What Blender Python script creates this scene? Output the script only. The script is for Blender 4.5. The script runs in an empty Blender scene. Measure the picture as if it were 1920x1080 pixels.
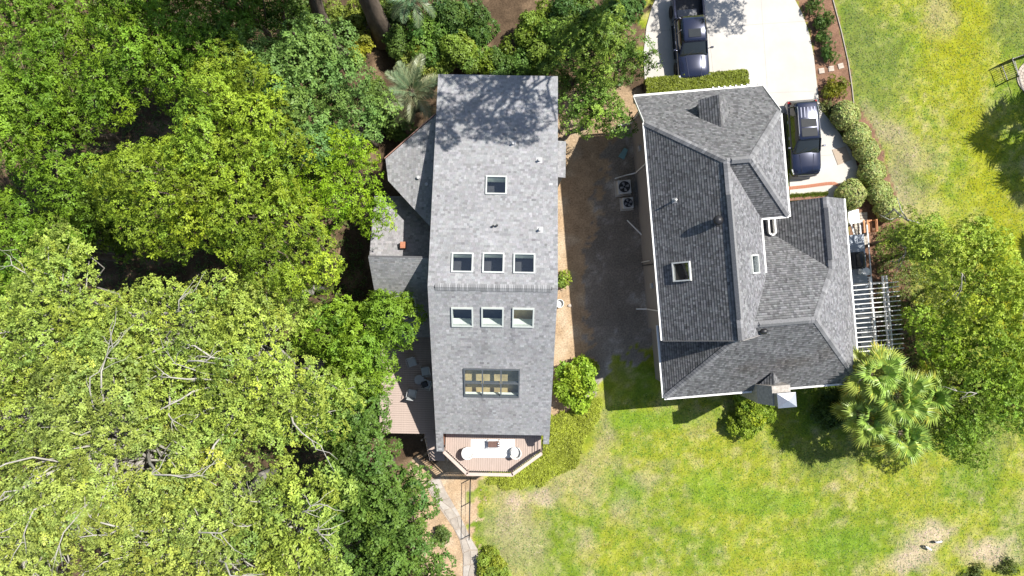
import bpy, math, random
import numpy as np
from mathutils import Vector, Matrix

# ------------------------------------------------------------------ camera, sky, sun, exposure
SC = bpy.context.scene
COL = SC.collection
H, F = 46.0, 1280.0                       # drone height in metres, focal length in photo pixels
cam_d = bpy.data.cameras.new('camera'); cam = bpy.data.objects.new('camera', cam_d); COL.objects.link(cam)
cam.location = (0, 0, H); cam.rotation_euler = (0, 0, 0)
cam_d.sensor_width = 36.0; cam_d.lens = 36.0 * F / 1920.0
cam_d.clip_start = 0.5; cam_d.clip_end = 3000
SC.camera = cam
SUN = Vector((0.62, 0.33, 1.0)).normalized()
elev = math.asin(SUN.z)
W = bpy.data.worlds.new('World'); SC.world = W; W.use_nodes = True
wn = W.node_tree.nodes; wl = W.node_tree.links
sky = wn.new('ShaderNodeTexSky'); sky.sky_type = 'NISHITA'; sky.sun_disc = False
sky.sun_elevation = elev; sky.sun_rotation = math.atan2(SUN.x, SUN.y)
wn['Background'].inputs['Strength'].default_value = 0.085
wl.new(sky.outputs['Color'], wn['Background'].inputs['Color'])
sd = bpy.data.lights.new('sun', 'SUN'); sd.energy = 4.6; sd.angle = math.radians(0.53); sd.color = (1.0, 0.955, 0.89)
so = bpy.data.objects.new('sun', sd); COL.objects.link(so)
so.rotation_euler = SUN.to_track_quat('Z', 'Y').to_euler(); so.location = (60, 32, 97)
SC.view_settings.view_transform = 'Standard'; SC.view_settings.look = 'None'
SC.view_settings.gamma = 1.0; SC.view_settings.use_curve_mapping = False
SC.view_settings.exposure = 0.80
SC.render.engine = 'CYCLES'
SC.cycles.use_denoising = True
SC.cycles.max_bounces = 8; SC.cycles.transparent_max_bounces = 12; SC.cycles.transmission_bounces = 6
SC.cycles.caustics_reflective = False; SC.cycles.caustics_refractive = False
SC.cycles.sample_clamp_indirect = 4.0

rng = np.random.default_rng(7)
random.seed(7)

def P(px, py, z=0.0):                     # photo pixel + height -> point
    k = (H - z) / F
    return Vector(((px - 960) * k, (540 - py) * k, z))

# ------------------------------------------------------------------ materials
MATS = {}
def new_mat(name):
    m = bpy.data.materials.new(name); m.use_nodes = True
    nt = m.node_tree
    return m, nt, nt.nodes, nt.links, nt.nodes['Principled BSDF']

def mat(name, col, rough=0.7, metal=0.0, var=0.12, scale=6.0, bump=0.0, bscale=None, spec=0.4, coat=0.0, col2=None, stretch=None):
    if name in MATS: return MATS[name]
    m, nt, N, L, b = new_mat(name)
    b.inputs['Roughness'].default_value = rough; b.inputs['Metallic'].default_value = metal
    b.inputs['Specular IOR Level'].default_value = spec
    if coat: b.inputs['Coat Weight'].default_value = coat; b.inputs['Coat Roughness'].default_value = 0.04
    tc = N.new('ShaderNodeTexCoord'); mp = N.new('ShaderNodeMapping'); L.new(tc.outputs['Object'], mp.inputs['Vector'])
    if stretch: mp.inputs['Scale'].default_value = stretch
    n = N.new('ShaderNodeTexNoise'); n.inputs['Scale'].default_value = scale; n.inputs['Detail'].default_value = 6.0
    n.inputs['Roughness'].default_value = 0.65
    L.new(mp.outputs['Vector'], n.inputs['Vector'])
    r = N.new('ShaderNodeValToRGB'); e = r.color_ramp.elements
    c2 = col2 if col2 else tuple(min(1, c * (1 + var)) for c in col)
    c1 = col if col2 else tuple(c * (1 - var) for c in col)
    e[0].position = 0.32; e[0].color = (*c1, 1); e[1].position = 0.68; e[1].color = (*c2, 1)
    L.new(n.outputs['Fac'], r.inputs['Fac']); L.new(r.outputs['Color'], b.inputs['Base Color'])
    if bump:
        n2 = N.new('ShaderNodeTexNoise'); n2.inputs['Scale'].default_value = bscale or scale * 4; n2.inputs['Detail'].default_value = 4
        L.new(mp.outputs['Vector'], n2.inputs['Vector'])
        bp = N.new('ShaderNodeBump'); bp.inputs['Strength'].default_value = bump; bp.inputs['Distance'].default_value = 0.02
        L.new(n2.outputs['Fac'], bp.inputs['Height']); L.new(bp.outputs['Normal'], b.inputs['Normal'])
    MATS[name] = m
    return m

def attr_mat(name, rough=0.8, trans=0.0, fine=0.0, fscale=30.0, bump=0.0, spec=0.3, blotch=0.0, bscale=0.6):
    """colour from the per-piece attribute 'Col', with fine grain"""
    if name in MATS: return MATS[name]
    m, nt, N, L, b = new_mat(name)
    at = N.new('ShaderNodeAttribute'); at.attribute_name = 'Col'
    out = at.outputs['Color']
    tc = N.new('ShaderNodeTexCoord')
    def mul(out, scale, amt, lo=0.3, hi=0.7):
        n = N.new('ShaderNodeTexNoise'); n.inputs['Scale'].default_value = scale; n.inputs['Detail'].default_value = 5
        n.inputs['Roughness'].default_value = 0.7
        L.new(tc.outputs['Object'], n.inputs['Vector'])
        mr = N.new('ShaderNodeMapRange'); mr.inputs['From Min'].default_value = lo; mr.inputs['From Max'].default_value = hi
        mr.inputs['To Min'].default_value = 1 - amt; mr.inputs['To Max'].default_value = 1 + amt
        L.new(n.outputs['Fac'], mr.inputs['Value'])
        mx = N.new('ShaderNodeVectorMath'); mx.operation = 'SCALE'
        L.new(out, mx.inputs[0]); L.new(mr.outputs['Result'], mx.inputs['Scale'])
        return mx.outputs['Vector'], n
    if fine: out, nf = mul(out, fscale, fine)
    if blotch: out, _ = mul(out, bscale, blotch)
    L.new(out, b.inputs['Base Color'])
    b.inputs['Roughness'].default_value = rough; b.inputs['Specular IOR Level'].default_value = spec
    if bump and fine:
        bp = N.new('ShaderNodeBump'); bp.inputs['Strength'].default_value = bump; bp.inputs['Distance'].default_value = 0.05
        L.new(nf.outputs['Fac'], bp.inputs['Height']); L.new(bp.outputs['Normal'], b.inputs['Normal'])
    if trans:
        t = N.new('ShaderNodeBsdfTranslucent'); L.new(out, t.inputs['Color'])
        mix = N.new('ShaderNodeMixShader'); mix.inputs['Fac'].default_value = trans
        L.new(b.outputs['BSDF'], mix.inputs[1]); L.new(t.outputs['BSDF'], mix.inputs[2])
        L.new(mix.outputs['Shader'], N['Material Output'].inputs['Surface'])
    MATS[name] = m
    return m

def glass_mat(name, tint, refl=0.10, rough=0.02):
    if name in MATS: return MATS[name]
    m, nt, N, L, b = new_mat(name); N.remove(b)
    tr = N.new('ShaderNodeBsdfTransparent'); tr.inputs['Color'].default_value = (*tint, 1)
    gl = N.new('ShaderNodeBsdfGlossy'); gl.inputs['Roughness'].default_value = rough; gl.inputs['Color'].default_value = (0.92, 0.96, 1, 1)
    fr = N.new('ShaderNodeLayerWeight'); fr.inputs['Blend'].default_value = 0.12
    mr = N.new('ShaderNodeMapRange'); mr.inputs['To Min'].default_value = refl; mr.inputs['To Max'].default_value = 0.7
    L.new(fr.outputs['Fresnel'], mr.inputs['Value'])
    mix = N.new('ShaderNodeMixShader'); L.new(mr.outputs['Result'], mix.inputs['Fac'])
    L.new(tr.outputs['BSDF'], mix.inputs[1]); L.new(gl.outputs['BSDF'], mix.inputs[2])
    L.new(mix.outputs['Shader'], N['Material Output'].inputs['Surface'])
    MATS[name] = m
    return m

LEAF = attr_mat('leaf', rough=0.5, trans=0.24, spec=0.25)
FROND = attr_mat('palm_leaf', rough=0.4, trans=0.2, spec=0.4)
SHINGLE = attr_mat('shingle', rough=0.92, fine=0.22, fscale=26.0, spec=0.15, blotch=0.09, bscale=0.45)
GROUND = attr_mat('ground', rough=0.95, fine=0.38, fscale=9.0, bump=0.5, spec=0.08, blotch=0.10, bscale=1.4)
BLADE = attr_mat('grass_blade', rough=0.6, trans=0.25, spec=0.25)
M_BARK = mat('bark', (0.13, 0.10, 0.075), 0.9, var=0.35, scale=5, bump=0.6, stretch=(1, 1, 0.25))
M_PALE = mat('pale_bark', (0.36, 0.34, 0.30), 0.85, var=0.25, scale=4, bump=0.4)
M_WHITE = mat('white_paint', (0.78, 0.77, 0.74), 0.5, var=0.05, scale=2)
M_SIDING = mat('grey_siding', (0.27, 0.255, 0.245), 0.8, var=0.10, scale=2.5, bump=0.2, stretch=(1, 1, 8))
M_CEDAR = mat('weathered_shingle_wall', (0.25, 0.23, 0.21), 0.85, var=0.15, scale=3, bump=0.3)
M_DECKW = mat('deck_wood', (0.40, 0.32, 0.275), 0.75, var=0.10, scale=3, stretch=(6, 0.6, 1))
M_RAILW = mat('rail_wood', (0.50, 0.40, 0.345), 0.7, var=0.08, scale=4)
M_CONC = mat('concrete', (0.47, 0.445, 0.405), 0.9, var=0.09, scale=0.45, bump=0.15, bscale=30)
M_BLACK = mat('black_metal', (0.02, 0.02, 0.022), 0.45, var=0.1, spec=0.5)
M_DARK = mat('interior_painted_dark', (0.045, 0.045, 0.05), 0.8, var=0.2, scale=1.5)  # darkness of unlit rooms put into the colour
M_STEEL = mat('galvanised', (0.55, 0.56, 0.57), 0.35, metal=0.85, var=0.08)
M_LEADG = mat('vent_grey', (0.42, 0.42, 0.42), 0.5, var=0.1)
M_FRAME = mat('skylight_frame', (0.50, 0.53, 0.50), 0.45, var=0.05)
M_SHAFT = mat('shaft_white', (0.80, 0.85, 0.78), 0.7, var=0.04)
M_FLOORIN = mat('room_floor', (0.16, 0.12, 0.08), 0.6, var=0.3, scale=1.2)
M_GLASS = glass_mat('skylight_glass', (0.97, 0.985, 0.98), 0.06)
M_DARKGLASS = glass_mat('dark_glass', (0.10, 0.12, 0.12), 0.09)
M_WOODO = mat('orange_wood', (0.50, 0.22, 0.09), 0.6, var=0.15, scale=6)
M_BRICK = mat('brick_red', (0.40, 0.17, 0.10), 0.9, var=0.2, scale=9)
M_RUBBER = mat('rubber', (0.025, 0.025, 0.025), 0.85, var=0.1)

# ------------------------------------------------------------------ mesh helpers
class MB:
    def __init__(s): s.v = []; s.f = []; s.c = []
    def add(s, vs, fs, col=None):
        o = len(s.v); s.v += [tuple(p) for p in vs]; s.f += [tuple(i + o for i in f) for f in fs]
        if col is not None: s.c += [col] * len(vs)
        return s
    def box(s, x0, x1, y0, y1, z0, z1, col=None):
        return s.add([(x0, y0, z0), (x1, y0, z0), (x1, y1, z0), (x0, y1, z0), (x0, y0, z1), (x1, y0, z1), (x1, y1, z1), (x0, y1, z1)],
                     [(0, 3, 2, 1), (4, 5, 6, 7), (0, 1, 5, 4), (1, 2, 6, 5), (2, 3, 7, 6), (3, 0, 4, 7)], col)
    def beam(s, a, b, w, h, col=None):
        a, b = Vector(a), Vector(b); d = (b - a).normalized()
        sd_ = d.cross(Vector((0, 0, 1)))
        if sd_.length < 1e-4: sd_ = Vector((1, 0, 0))
        sd_.normalize(); up = sd_.cross(d).normalized()
        vs = []
        for p in (a, b):
            for i, j in ((-1, -1), (1, -1), (1, 1), (-1, 1)): vs.append(p + sd_ * (i * w / 2) + up * (j * h / 2))
        return s.add(vs, [(0, 1, 2, 3), (7, 6, 5, 4), (0, 4, 5, 1), (1, 5, 6, 2), (2, 6, 7, 3), (3, 7, 4, 0)], col)
    def prism(s, poly, z0, z1, col=None):
        n = len(poly); vs = [(p[0], p[1], z0) for p in poly] + [(p[0], p[1], z1) for p in poly]
        a = sum(poly[i][0] * poly[(i + 1) % n][1] - poly[(i + 1) % n][0] * poly[i][1] for i in range(n))
        fs = [tuple(range(n - 1, -1, -1)), tuple(range(n, 2 * n))] + [(i, (i + 1) % n, n + (i + 1) % n, n + i) for i in range(n)]
        if a < 0: fs = [f[::-1] for f in fs]
        return s.add(vs, fs, col)
    def slab(s, poly, nrm, t, col=None):      # planar 3D polygon thickened downwards along nrm
        n = len(poly); nrm = Vector(nrm)
        vs = [Vector(p) for p in poly] + [Vector(p) - nrm * t for p in poly]
        return s.add(vs, [tuple(range(n)), tuple(range(2 * n - 1, n - 1, -1))] + [((i + 1) % n, i, n + i, n + (i + 1) % n) for i in range(n)], col)
    def tube(s, pts, rad, n=6, col=None, caps=True):
        pts = [Vector(p) for p in pts]; k = len(pts); vs = []; fs = []
        rad = rad if hasattr(rad, '__len__') else [rad] * k
        prev = None
        for i, p in enumerate(pts):
            d = (pts[min(i + 1, k - 1)] - pts[max(i - 1, 0)])
            d = d.normalized() if d.length > 1e-6 else Vector((0, 0, 1))
            x = d.orthogonal().normalized() if prev is None else (prev - d * prev.dot(d)).normalized()
            prev = x; y = d.cross(x)
            for j in range(n):
                a = 2 * math.pi * j / n
                vs.append(p + (x * math.cos(a) + y * math.sin(a)) * rad[i])
        for i in range(k - 1):
            for j in range(n):
                fs.append((i * n + j, i * n + (j + 1) % n, (i + 1) * n + (j + 1) % n, (i + 1) * n + j))
        if caps: fs += [tuple(range(n - 1, -1, -1)), tuple(range((k - 1) * n, k * n))]
        return s.add(vs, fs, col)
    def lathe(s, prof, n=20, cx=0, cy=0, col=None):
        vs = []; fs = []; k = len(prof)
        for r, z in prof:
            for j in range(n):
                a = 2 * math.pi * j / n; vs.append((cx + r * math.cos(a), cy + r * math.sin(a), z))
        for i in range(k - 1):
            for j in range(n): fs.append((i * n + j, i * n + (j + 1) % n, (i + 1) * n + (j + 1) % n, (i + 1) * n + j))
        fs += [tuple(range(n - 1, -1, -1)), tuple(range((k - 1) * n, k * n))]
        return s.add(vs, fs, col)
    def build(s, name, m, parent=None, smooth=False, bevel=0.0, loc=None, rz=0.0):
        me = bpy.data.meshes.new(name); me.from_pydata(s.v, [], s.f); me.validate()
        if s.c and len(s.c) == len(s.v):
            a = me.color_attributes.new('Col', 'FLOAT_COLOR', 'POINT')
            a.data.foreach_set('color', np.array([(*c, 1) for c in s.c], dtype=np.float32).ravel())
        me.materials.append(m)
        if smooth: me.polygons.foreach_set('use_smooth', [True] * len(me.polygons))
        o = bpy.data.objects.new(name, me); COL.objects.link(o)
        if parent: o.parent = parent
        if loc is not None: o.location = loc
        o.rotation_euler.z = rz
        if bevel:
            bv = o.modifiers.new('bevel', 'BEVEL'); bv.width = bevel; bv.segments = 2; bv.limit_method = 'ANGLE'
        return o

def tag(o, label=None, cat=None, group=None, kind=None):
    if label: o['label'] = label
    if cat: o['category'] = cat
    if group: o['group'] = group
    if kind: o['kind'] = kind
    return o
def thing(name, label, cat, loc=(0, 0, 0), rz=0.0, group=None):
    o = bpy.data.objects.new(name, None); COL.objects.link(o); o.empty_display_size = 0.3
    o.location = loc; o.rotation_euler.z = rz
    return tag(o, label, cat, group)
def share(src, name, parent, loc=(0, 0, 0), rot=(0, 0, 0), scale=(1, 1, 1)):
    o = bpy.data.objects.new(name, src.data); COL.objects.link(o); o.parent = parent
    o.location = loc; o.rotation_euler = rot; o.scale = scale
    return o

def np_mesh(name, V, Fq, m, cols=None, parent=None, smooth=False):
    """V (n,3), Fq (k,q) fixed-size faces"""
    me = bpy.data.meshes.new(name); q = Fq.shape[1]
    me.vertices.add(len(V)); me.vertices.foreach_set('co', V.astype(np.float32).ravel())
    me.loops.add(Fq.size); me.loops.foreach_set('vertex_index', Fq.astype(np.int32).ravel())
    me.polygons.add(len(Fq)); me.polygons.foreach_set('loop_start', (np.arange(len(Fq)) * q).astype(np.int32))
    me.polygons.foreach_set('loop_total', np.full(len(Fq), q, dtype=np.int32))
    if smooth: me.polygons.foreach_set('use_smooth', np.ones(len(Fq), dtype=bool))
    me.update(calc_edges=True)
    if cols is not None:
        a = me.color_attributes.new('Col', 'FLOAT_COLOR', 'POINT')
        a.data.foreach_set('color', np.concatenate([cols, np.ones((len(cols), 1))], 1).astype(np.float32).ravel())
    me.materials.append(m)
    o = bpy.data.objects.new(name, me); COL.objects.link(o)
    if parent: o.parent = parent
    return o

# value noise
_tab = rng.random((256, 256))
def vnoise(x, y, s=0):
    x = x + s * 17.3; y = y + s * 31.7
    xi = np.floor(x).astype(int); yi = np.floor(y).astype(int); fx = x - xi; fy = y - yi
    fx = fx * fx * (3 - 2 * fx); fy = fy * fy * (3 - 2 * fy)
    g = lambda a, b: _tab[a & 255, b & 255]
    return (g(xi, yi) * (1 - fx) + g(xi + 1, yi) * fx) * (1 - fy) + (g(xi, yi + 1) * (1 - fx) + g(xi + 1, yi + 1) * fx) * fy
def fbm(x, y, s=0, o=4):
    r = 0; a = 0.5; t = 0
    for i in range(o): r = r + a * vnoise(x * 2 ** i, y * 2 ** i, s + i * 3); t += a; a *= 0.55
    return r / t

def inpoly(x, y, poly):
    r = np.zeros(x.shape, bool); n = len(poly)
    for i in range(n):
        x0, y0 = poly[i]; x1, y1 = poly[(i + 1) % n]
        c = ((y0 > y) != (y1 > y)) & (x < (x1 - x0) * (y - y0) / ((y1 - y0) or 1e-9) + x0)
        r ^= c
    return r

# ------------------------------------------------------------------ ground
def axis(fine0, fine1, step, far):
    a = list(np.arange(fine0, fine1 + 1e-6, step)); d = step; x = fine0
    lo = []
    while x > -far: d *= 1.6; x -= d; lo.append(x)
    d = step; x = fine1; hi = []
    while x < far: d *= 1.6; x += d; hi.append(x)
    return np.array(lo[::-1] + a + hi)

def ground_colour(X, Y):
    px = 960 + X * F / H; py = 540 - Y * F / H
    wx = (fbm(X * 0.9, Y * 0.9, 1) - 0.5) * 60; wy = (fbm(X * 0.9, Y * 0.9, 2) - 0.5) * 60
    qx = px + wx; qy = py + wy
    wx2 = qx + (fbm(X * 3, Y * 3, 14) - 0.5) * 40; wy2 = qy + (fbm(X * 3, Y * 3, 15) - 0.5) * 40
    n1 = fbm(X * 0.22, Y * 0.22, 4); n2 = fbm(X * 0.8, Y * 0.8, 5); n3 = fbm(X * 2.6, Y * 2.6, 6, 3)
    n4 = fbm(X * 0.35 + 40, Y * 0.35, 7)
    C = lambda *c: np.array(c)
    mix = lambda A, B, t: A * (1 - t[..., None]) + B * t[..., None]
    sm = lambda v, a, b: np.clip((v - a) / (b - a), 0, 1)
    lime, lush, dull, dry = C(.238, .266, .026), C(.120, .195, .018), C(.125, .165, .036), C(.34, .285, .14)
    base = np.broadcast_to(lime, X.shape + (3,)).copy()
    base = mix(base, lush, sm(n1 + 0.35 * (n2 - .5), .48, .66) * .75)
    base = mix(base, dry, sm(n4 * .6 + n2 * .4 + .25 * (n3 - .5), .56, .72) * .40)
    n5 = fbm(X * 1.5 + 9, Y * 1.5, 21, 4)
    base = mix(base, dry, sm(n3, .54, .74) * .28)
    base = mix(base, lush, sm(n5, .56, .70) * .55)
    base = mix(base, C(.30, .25, .15), sm(1 - n5, .58, .72) * .30)
    def blob(cx, cy, rx, ry, ang=0, soft=.5):
        a = math.radians(ang); dx = (qx - cx); dy = (qy - cy)
        u = (dx * math.cos(a) + dy * math.sin(a)) / rx; v = (-dx * math.sin(a) + dy * math.cos(a)) / ry
        d = np.sqrt(u * u + v * v) + (n3 - .5) * .5
        return sm(d, 1 + soft * .4, 1 - soft)
    # brighter and duller sweeps of turf
    for b in ((1800, 60, 70, 160, 0), (1850, 340, 40, 220, -12), (1880, 560, 60, 170, 0)):
        base = mix(base, C(.235, .250, .012), blob(*b) * .85)
    for b in ((1640, 150, 70, 140, 0), (1600, 60, 40, 80, 0), (1700, 340, 40, 60, 0), (1905, 40, 50, 60, 0), (1840, 800, 90, 60, 0), (1560, 860, 90, 30, 0)):
        base = mix(base, dull, blob(*b) * .75)
    for b in ((1340, 920, 60, 40, 15), (1450, 940, 80, 30, 0), (1180, 930, 40, 40, 0), (1560, 1020, 120, 30, 0), (1230, 780, 120, 20, 0)):
        base = mix(base, C(.135, .225, .018), blob(*b) * .7)
    for b in ((1690, 260, 30, 50, -30), (1680, 350, 30, 60, -20), (1650, 240, 30, 60, -30), (1700, 395, 60, 40, 0), (1735, 300, 40, 30, 0), (1765, 20, 30, 60, 0),
              (1560, 910, 14, 18, 0), (1210, 900, 30, 25, 0), (1170, 960, 30, 30, 0), (970, 1010, 60, 110, 0), (1100, 1020, 30, 30, 0), (950, 950, 45, 60, 0), (1080, 900, 60, 50, -30), (1130, 830, 26, 60, 0)):
        base = mix(base, C(.33, .27, .17), blob(*b, soft=.7) * .5)
    for b in ((1745, 1005, 52, 34, -25), (1715, 1050, 50, 26, 0), (1860, 1030, 60, 30, 0), (960, 935, 30, 22, 0), (1020, 930, 30, 22, 0)):
        base = mix(base, C(.40, .32, .22), blob(*b, soft=.6) * .85)
    base *= (0.72 + 0.56 * n3)[..., None]
    # side yard of bare soil and straw between the houses
    dirt = C(.235, .205, .17) * (0.75 + .5 * n2)[..., None]
    dirt = mix(dirt, C(.46, .43, .39), sm(n2 * .5 + n3 * .5, .54, .70) * .7)
    yard = [(1000, 215), (1160, 215), (1260, 120), (1280, 620), (1215, 650), (1130, 690), (1110, 780), (1030, 780), (1000, 700)]
    m = inpoly(wx2, wy2, yard).astype(float)
    base = mix(base, dirt, m)
    straw = C(.37, .265, .165) * (0.70 + .6 * n3)[..., None]
    straw = mix(straw, C(.47, .38, .27), sm(n2, .52, .7) * .7)
    m = inpoly(wx2, wy2, [(990, 235), (1120, 235), (1145, 300), (1118, 420), (1098, 520), (1100, 640), (1110, 790), (1010, 800)]).astype(float)
    base = mix(base, straw, m)
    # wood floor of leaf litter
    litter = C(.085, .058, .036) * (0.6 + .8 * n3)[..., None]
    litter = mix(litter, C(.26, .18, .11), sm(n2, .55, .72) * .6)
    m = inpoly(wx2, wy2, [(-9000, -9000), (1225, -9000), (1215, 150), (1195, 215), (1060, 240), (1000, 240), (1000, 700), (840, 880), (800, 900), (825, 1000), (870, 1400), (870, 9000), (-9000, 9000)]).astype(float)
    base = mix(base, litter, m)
    m = inpoly(wx2, wy2, [(1000, 165), (1140, 165), (1210, 170), (1205, 225), (1100, 290), (1000, 290)]).astype(float)
    base = mix(base, straw * .8, m)
    # straw strip beside the path under the balcony
    m = inpoly(wx2, wy2, [(770, 880), (850, 850), (905, 850), (890, 930), (884, 1010), (900, 1100), (800, 1150), (790, 1000)]).astype(float)
    base = mix(base, straw * 1.02, m)
    # bark mulch bed along the driveway
    mul = C(.20, .115, .075) * (0.65 + .7 * n3)[..., None]
    m = inpoly(px + wx * .18, py + wy * .18, [(1470, -60), (1551, -60), (1562, 0), (1580, 70), (1592, 125), (1599, 190), (1640, 240), (1668, 330), (1690, 400), (1640, 420), (1600, 400), (1590, 260), (1530, 180), (1520, 60)]).astype(float)
    base = mix(base, mul, m)
    m = inpoly(px + wx * .3, py + wy * .3, [(1590, 385), (1660, 385), (1700, 420), (1720, 700), (1600, 700)]).astype(float)
    base = mix(base, mul * .9, m)
    return np.clip(base, .01, .8)

gx = axis(-42, 46, 0.2, 900); gy = axis(-26, 28, 0.2, 900)
GX, GY = np.meshgrid(gx, gy)
GC = ground_colour(GX, GY)
GZ = (fbm(GX * .6, GY * .6, 9, 3) - .5) * 0.05
nx, ny = len(gx), len(gy)
idx = np.arange(nx * ny).reshape(ny, nx)
q = np.stack([idx[:-1, :-1], idx[:-1, 1:], idx[1:, 1:], idx[1:, :-1]], -1).reshape(-1, 4)
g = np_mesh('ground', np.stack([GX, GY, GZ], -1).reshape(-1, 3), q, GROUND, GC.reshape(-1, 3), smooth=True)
tag(g, kind='structure')

# concrete driveway, slab edges proud of the soil
drive_px = [(1242, -90), (1238, -20), (1222, 14), (1212, 50), (1207, 95), (1208, 140), (1213, 215), (1480, 215), (1480, 376), (1590, 376), (1606, 360), (1612, 330), (1600, 290), (1570, 246),
            (1545, 214), (1535, 190), (1530, 150), (1525, 105), (1516, 62), (1503, 25), (1487, -5), (1470, -40), (1460, -90)]
mb = MB(); mb.prism([P(*p)[:2] for p in drive_px], -0.1, 0.07)
DRV = tag(mb.build('driveway', M_CONC), kind='structure')
M_JOINT = mat('joint', (.30, .28, .25), .95, var=.2, scale=3)
for j_ in (((1405, 176), (1532, 171)), ((1322, 2), (1338, 150)), ((1422, -60), (1438, 165)), ((1210, 60), (1515, 40)), ((1482, 296), (1600, 288))):
    a_, b_ = P(*j_[0]), P(*j_[1]); mb = MB(); mb.beam(a_ + Vector((0, 0, .069)), b_ + Vector((0, 0, .069)), .018, .006); mb.build('joint', M_JOINT, DRV)

# grass tufts on the lawn
lawn_px = [(900, 905), (960, 925), (1075, 885), (1100, 850), (1130, 765), (1215, 735), (1260, 735), (1620, 715), (1640, 830), (1700, 700), (1700, 400), (1668, 330), (1640, 240), (1605, 190), (1592, 110),
           (1566, -40), (1980, -40), (1980, 1130), (890, 1130), (890, 1000)]
n = 130000
bx = rng.uniform(-3, 37, n); by = rng.uniform(-21.5, 21, n)
ppx = 960 + bx * F / H; ppy = 540 - by * F / H
k = inpoly(ppx, ppy, lawn_px); bx, by = bx[k], by[k]; n = len(bx)
gc = ground_colour(bx, by); pick = rng.random(n)[:, None]
gc = np.where(pick < .35, gc * np.array([.62, .86, .7]), np.where(pick < .62, gc * np.array([1.35, 1.22, 1.7]), gc * 1.1)) * rng.uniform(.8, 1.3, (n, 1))
az = rng.uniform(0, 2 * math.pi, n); hgt = rng.uniform(.01, .05, n); wd = rng.uniform(.03, .075, n); ln = rng.uniform(.04, .12, n)
d = np.stack([np.cos(az), np.sin(az)], -1)
zz = (fbm(bx * .6, by * .6, 9, 3) - .5) * .05
v0 = np.stack([bx - d[:, 1] * wd, by + d[:, 0] * wd, zz], -1); v1 = np.stack([bx + d[:, 1] * wd, by - d[:, 0] * wd, zz], -1)
v2 = np.stack([bx + d[:, 0] * ln, by + d[:, 1] * ln, zz + hgt], -1)
o = np_mesh('lawn_grass', np.stack([v0, v1, v2], 1).reshape(-1, 3), np.arange(3 * n).reshape(-1, 3), BLADE, np.repeat(gc, 3, 0))
tag(o, 'short patchy lime green and straw coloured lawn grass', 'grass', kind='stuff')

# ------------------------------------------------------------------ foliage
def leaf_mesh(name, C, Nn, size, cols, parent, k=5, width=.42, tilt=.35, m=None):
    """k leaves round each sprig centre C, facing along Nn; each leaf a folded diamond"""
    n = len(C)
    a = np.where(np.abs(Nn[:, 2:3]) < .9, np.array([[0, 0, 1.]]), np.array([[1., 0, 0]]))
    t = np.cross(Nn, a); t /= np.linalg.norm(t, axis=1, keepdims=True) + 1e-9
    b = np.cross(Nn, t)
    ph = rng.uniform(0, 6.28, (n, 1)) + np.arange(k)[None] * (6.283 / k) + rng.normal(0, .35, (n, k))
    tl = rng.normal(tilt, .28, (n, k))
    r = size[:, None] * rng.uniform(.65, 1.2, (n, k))
    dirv = (t[:, None] * np.cos(ph)[..., None] + b[:, None] * np.sin(ph)[..., None])
    axis_ = dirv * np.cos(tl)[..., None] + Nn[:, None] * np.sin(tl)[..., None]
    side = np.cross(np.broadcast_to(Nn[:, None], dirv.shape), dirv)
    up = np.cross(axis_, side)
    base = C[:, None] + axis_ * (r * .08)[..., None]
    mid = C[:, None] + axis_ * (r * .55)[..., None]
    tip = C[:, None] + axis_ * r[..., None] - Nn[:, None] * (r * .12)[..., None]
    w = (r * width)[..., None] * .5
    fold = up * (r * .07)[..., None]
    V = np.stack([base, mid + side * w + fold, tip, mid - side * w + fold], 2).reshape(-1, 3)
    lc = cols[:, None] * rng.uniform(.78, 1.22, (n, k, 1))
    lc = np.repeat(lc.reshape(-1, 3), 4, 0)
    return np_mesh(name, V, np.arange(len(V)).reshape(-1, 4), m or LEAF, np.clip(lc, .004, .9), parent)

def unit(v): return v / (np.linalg.norm(v, axis=-1, keepdims=True) + 1e-9)

def clump_points(cen, rc, n, flat=.85, skirt=-.25):
    d = unit(rng.normal(size=(n, 3))); d[:, 2] = np.abs(d[:, 2]) * (1 + skirt) + skirt * rng.random(n)
    d = unit(d)
    rr = rng.uniform(.55, 1.0, (n, 1)) ** .6
    lump = 1 + .22 * np.sin(d[:, :1] * 7 + cen[0] * 3) * np.cos(d[:, 1:2] * 6 + cen[1] * 2)
    p = np.array(cen) + d * rr * lump * np.array([rc, rc, rc * flat])
    nn = unit(d * 1.15 + np.array([0, 0, .35]) + rng.normal(0, .30, (n, 3)))
    return p, nn

def limb_pts(a, b, sag=.15, n=5, wob=.12):
    a, b = np.array(a, float), np.array(b, float); L = np.linalg.norm(b - a)
    ts = np.linspace(0, 1, n); pts = []
    for i, t in enumerate(ts):
        p = a + (b - a) * t; p[2] += L * sag * math.sin(math.pi * t) * .6
        if 0 < i < n - 1: p += rng.normal(0, L * wob * .5, 3) * np.array([1, 1, .5])
        pts.append(p)
    return pts

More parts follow.
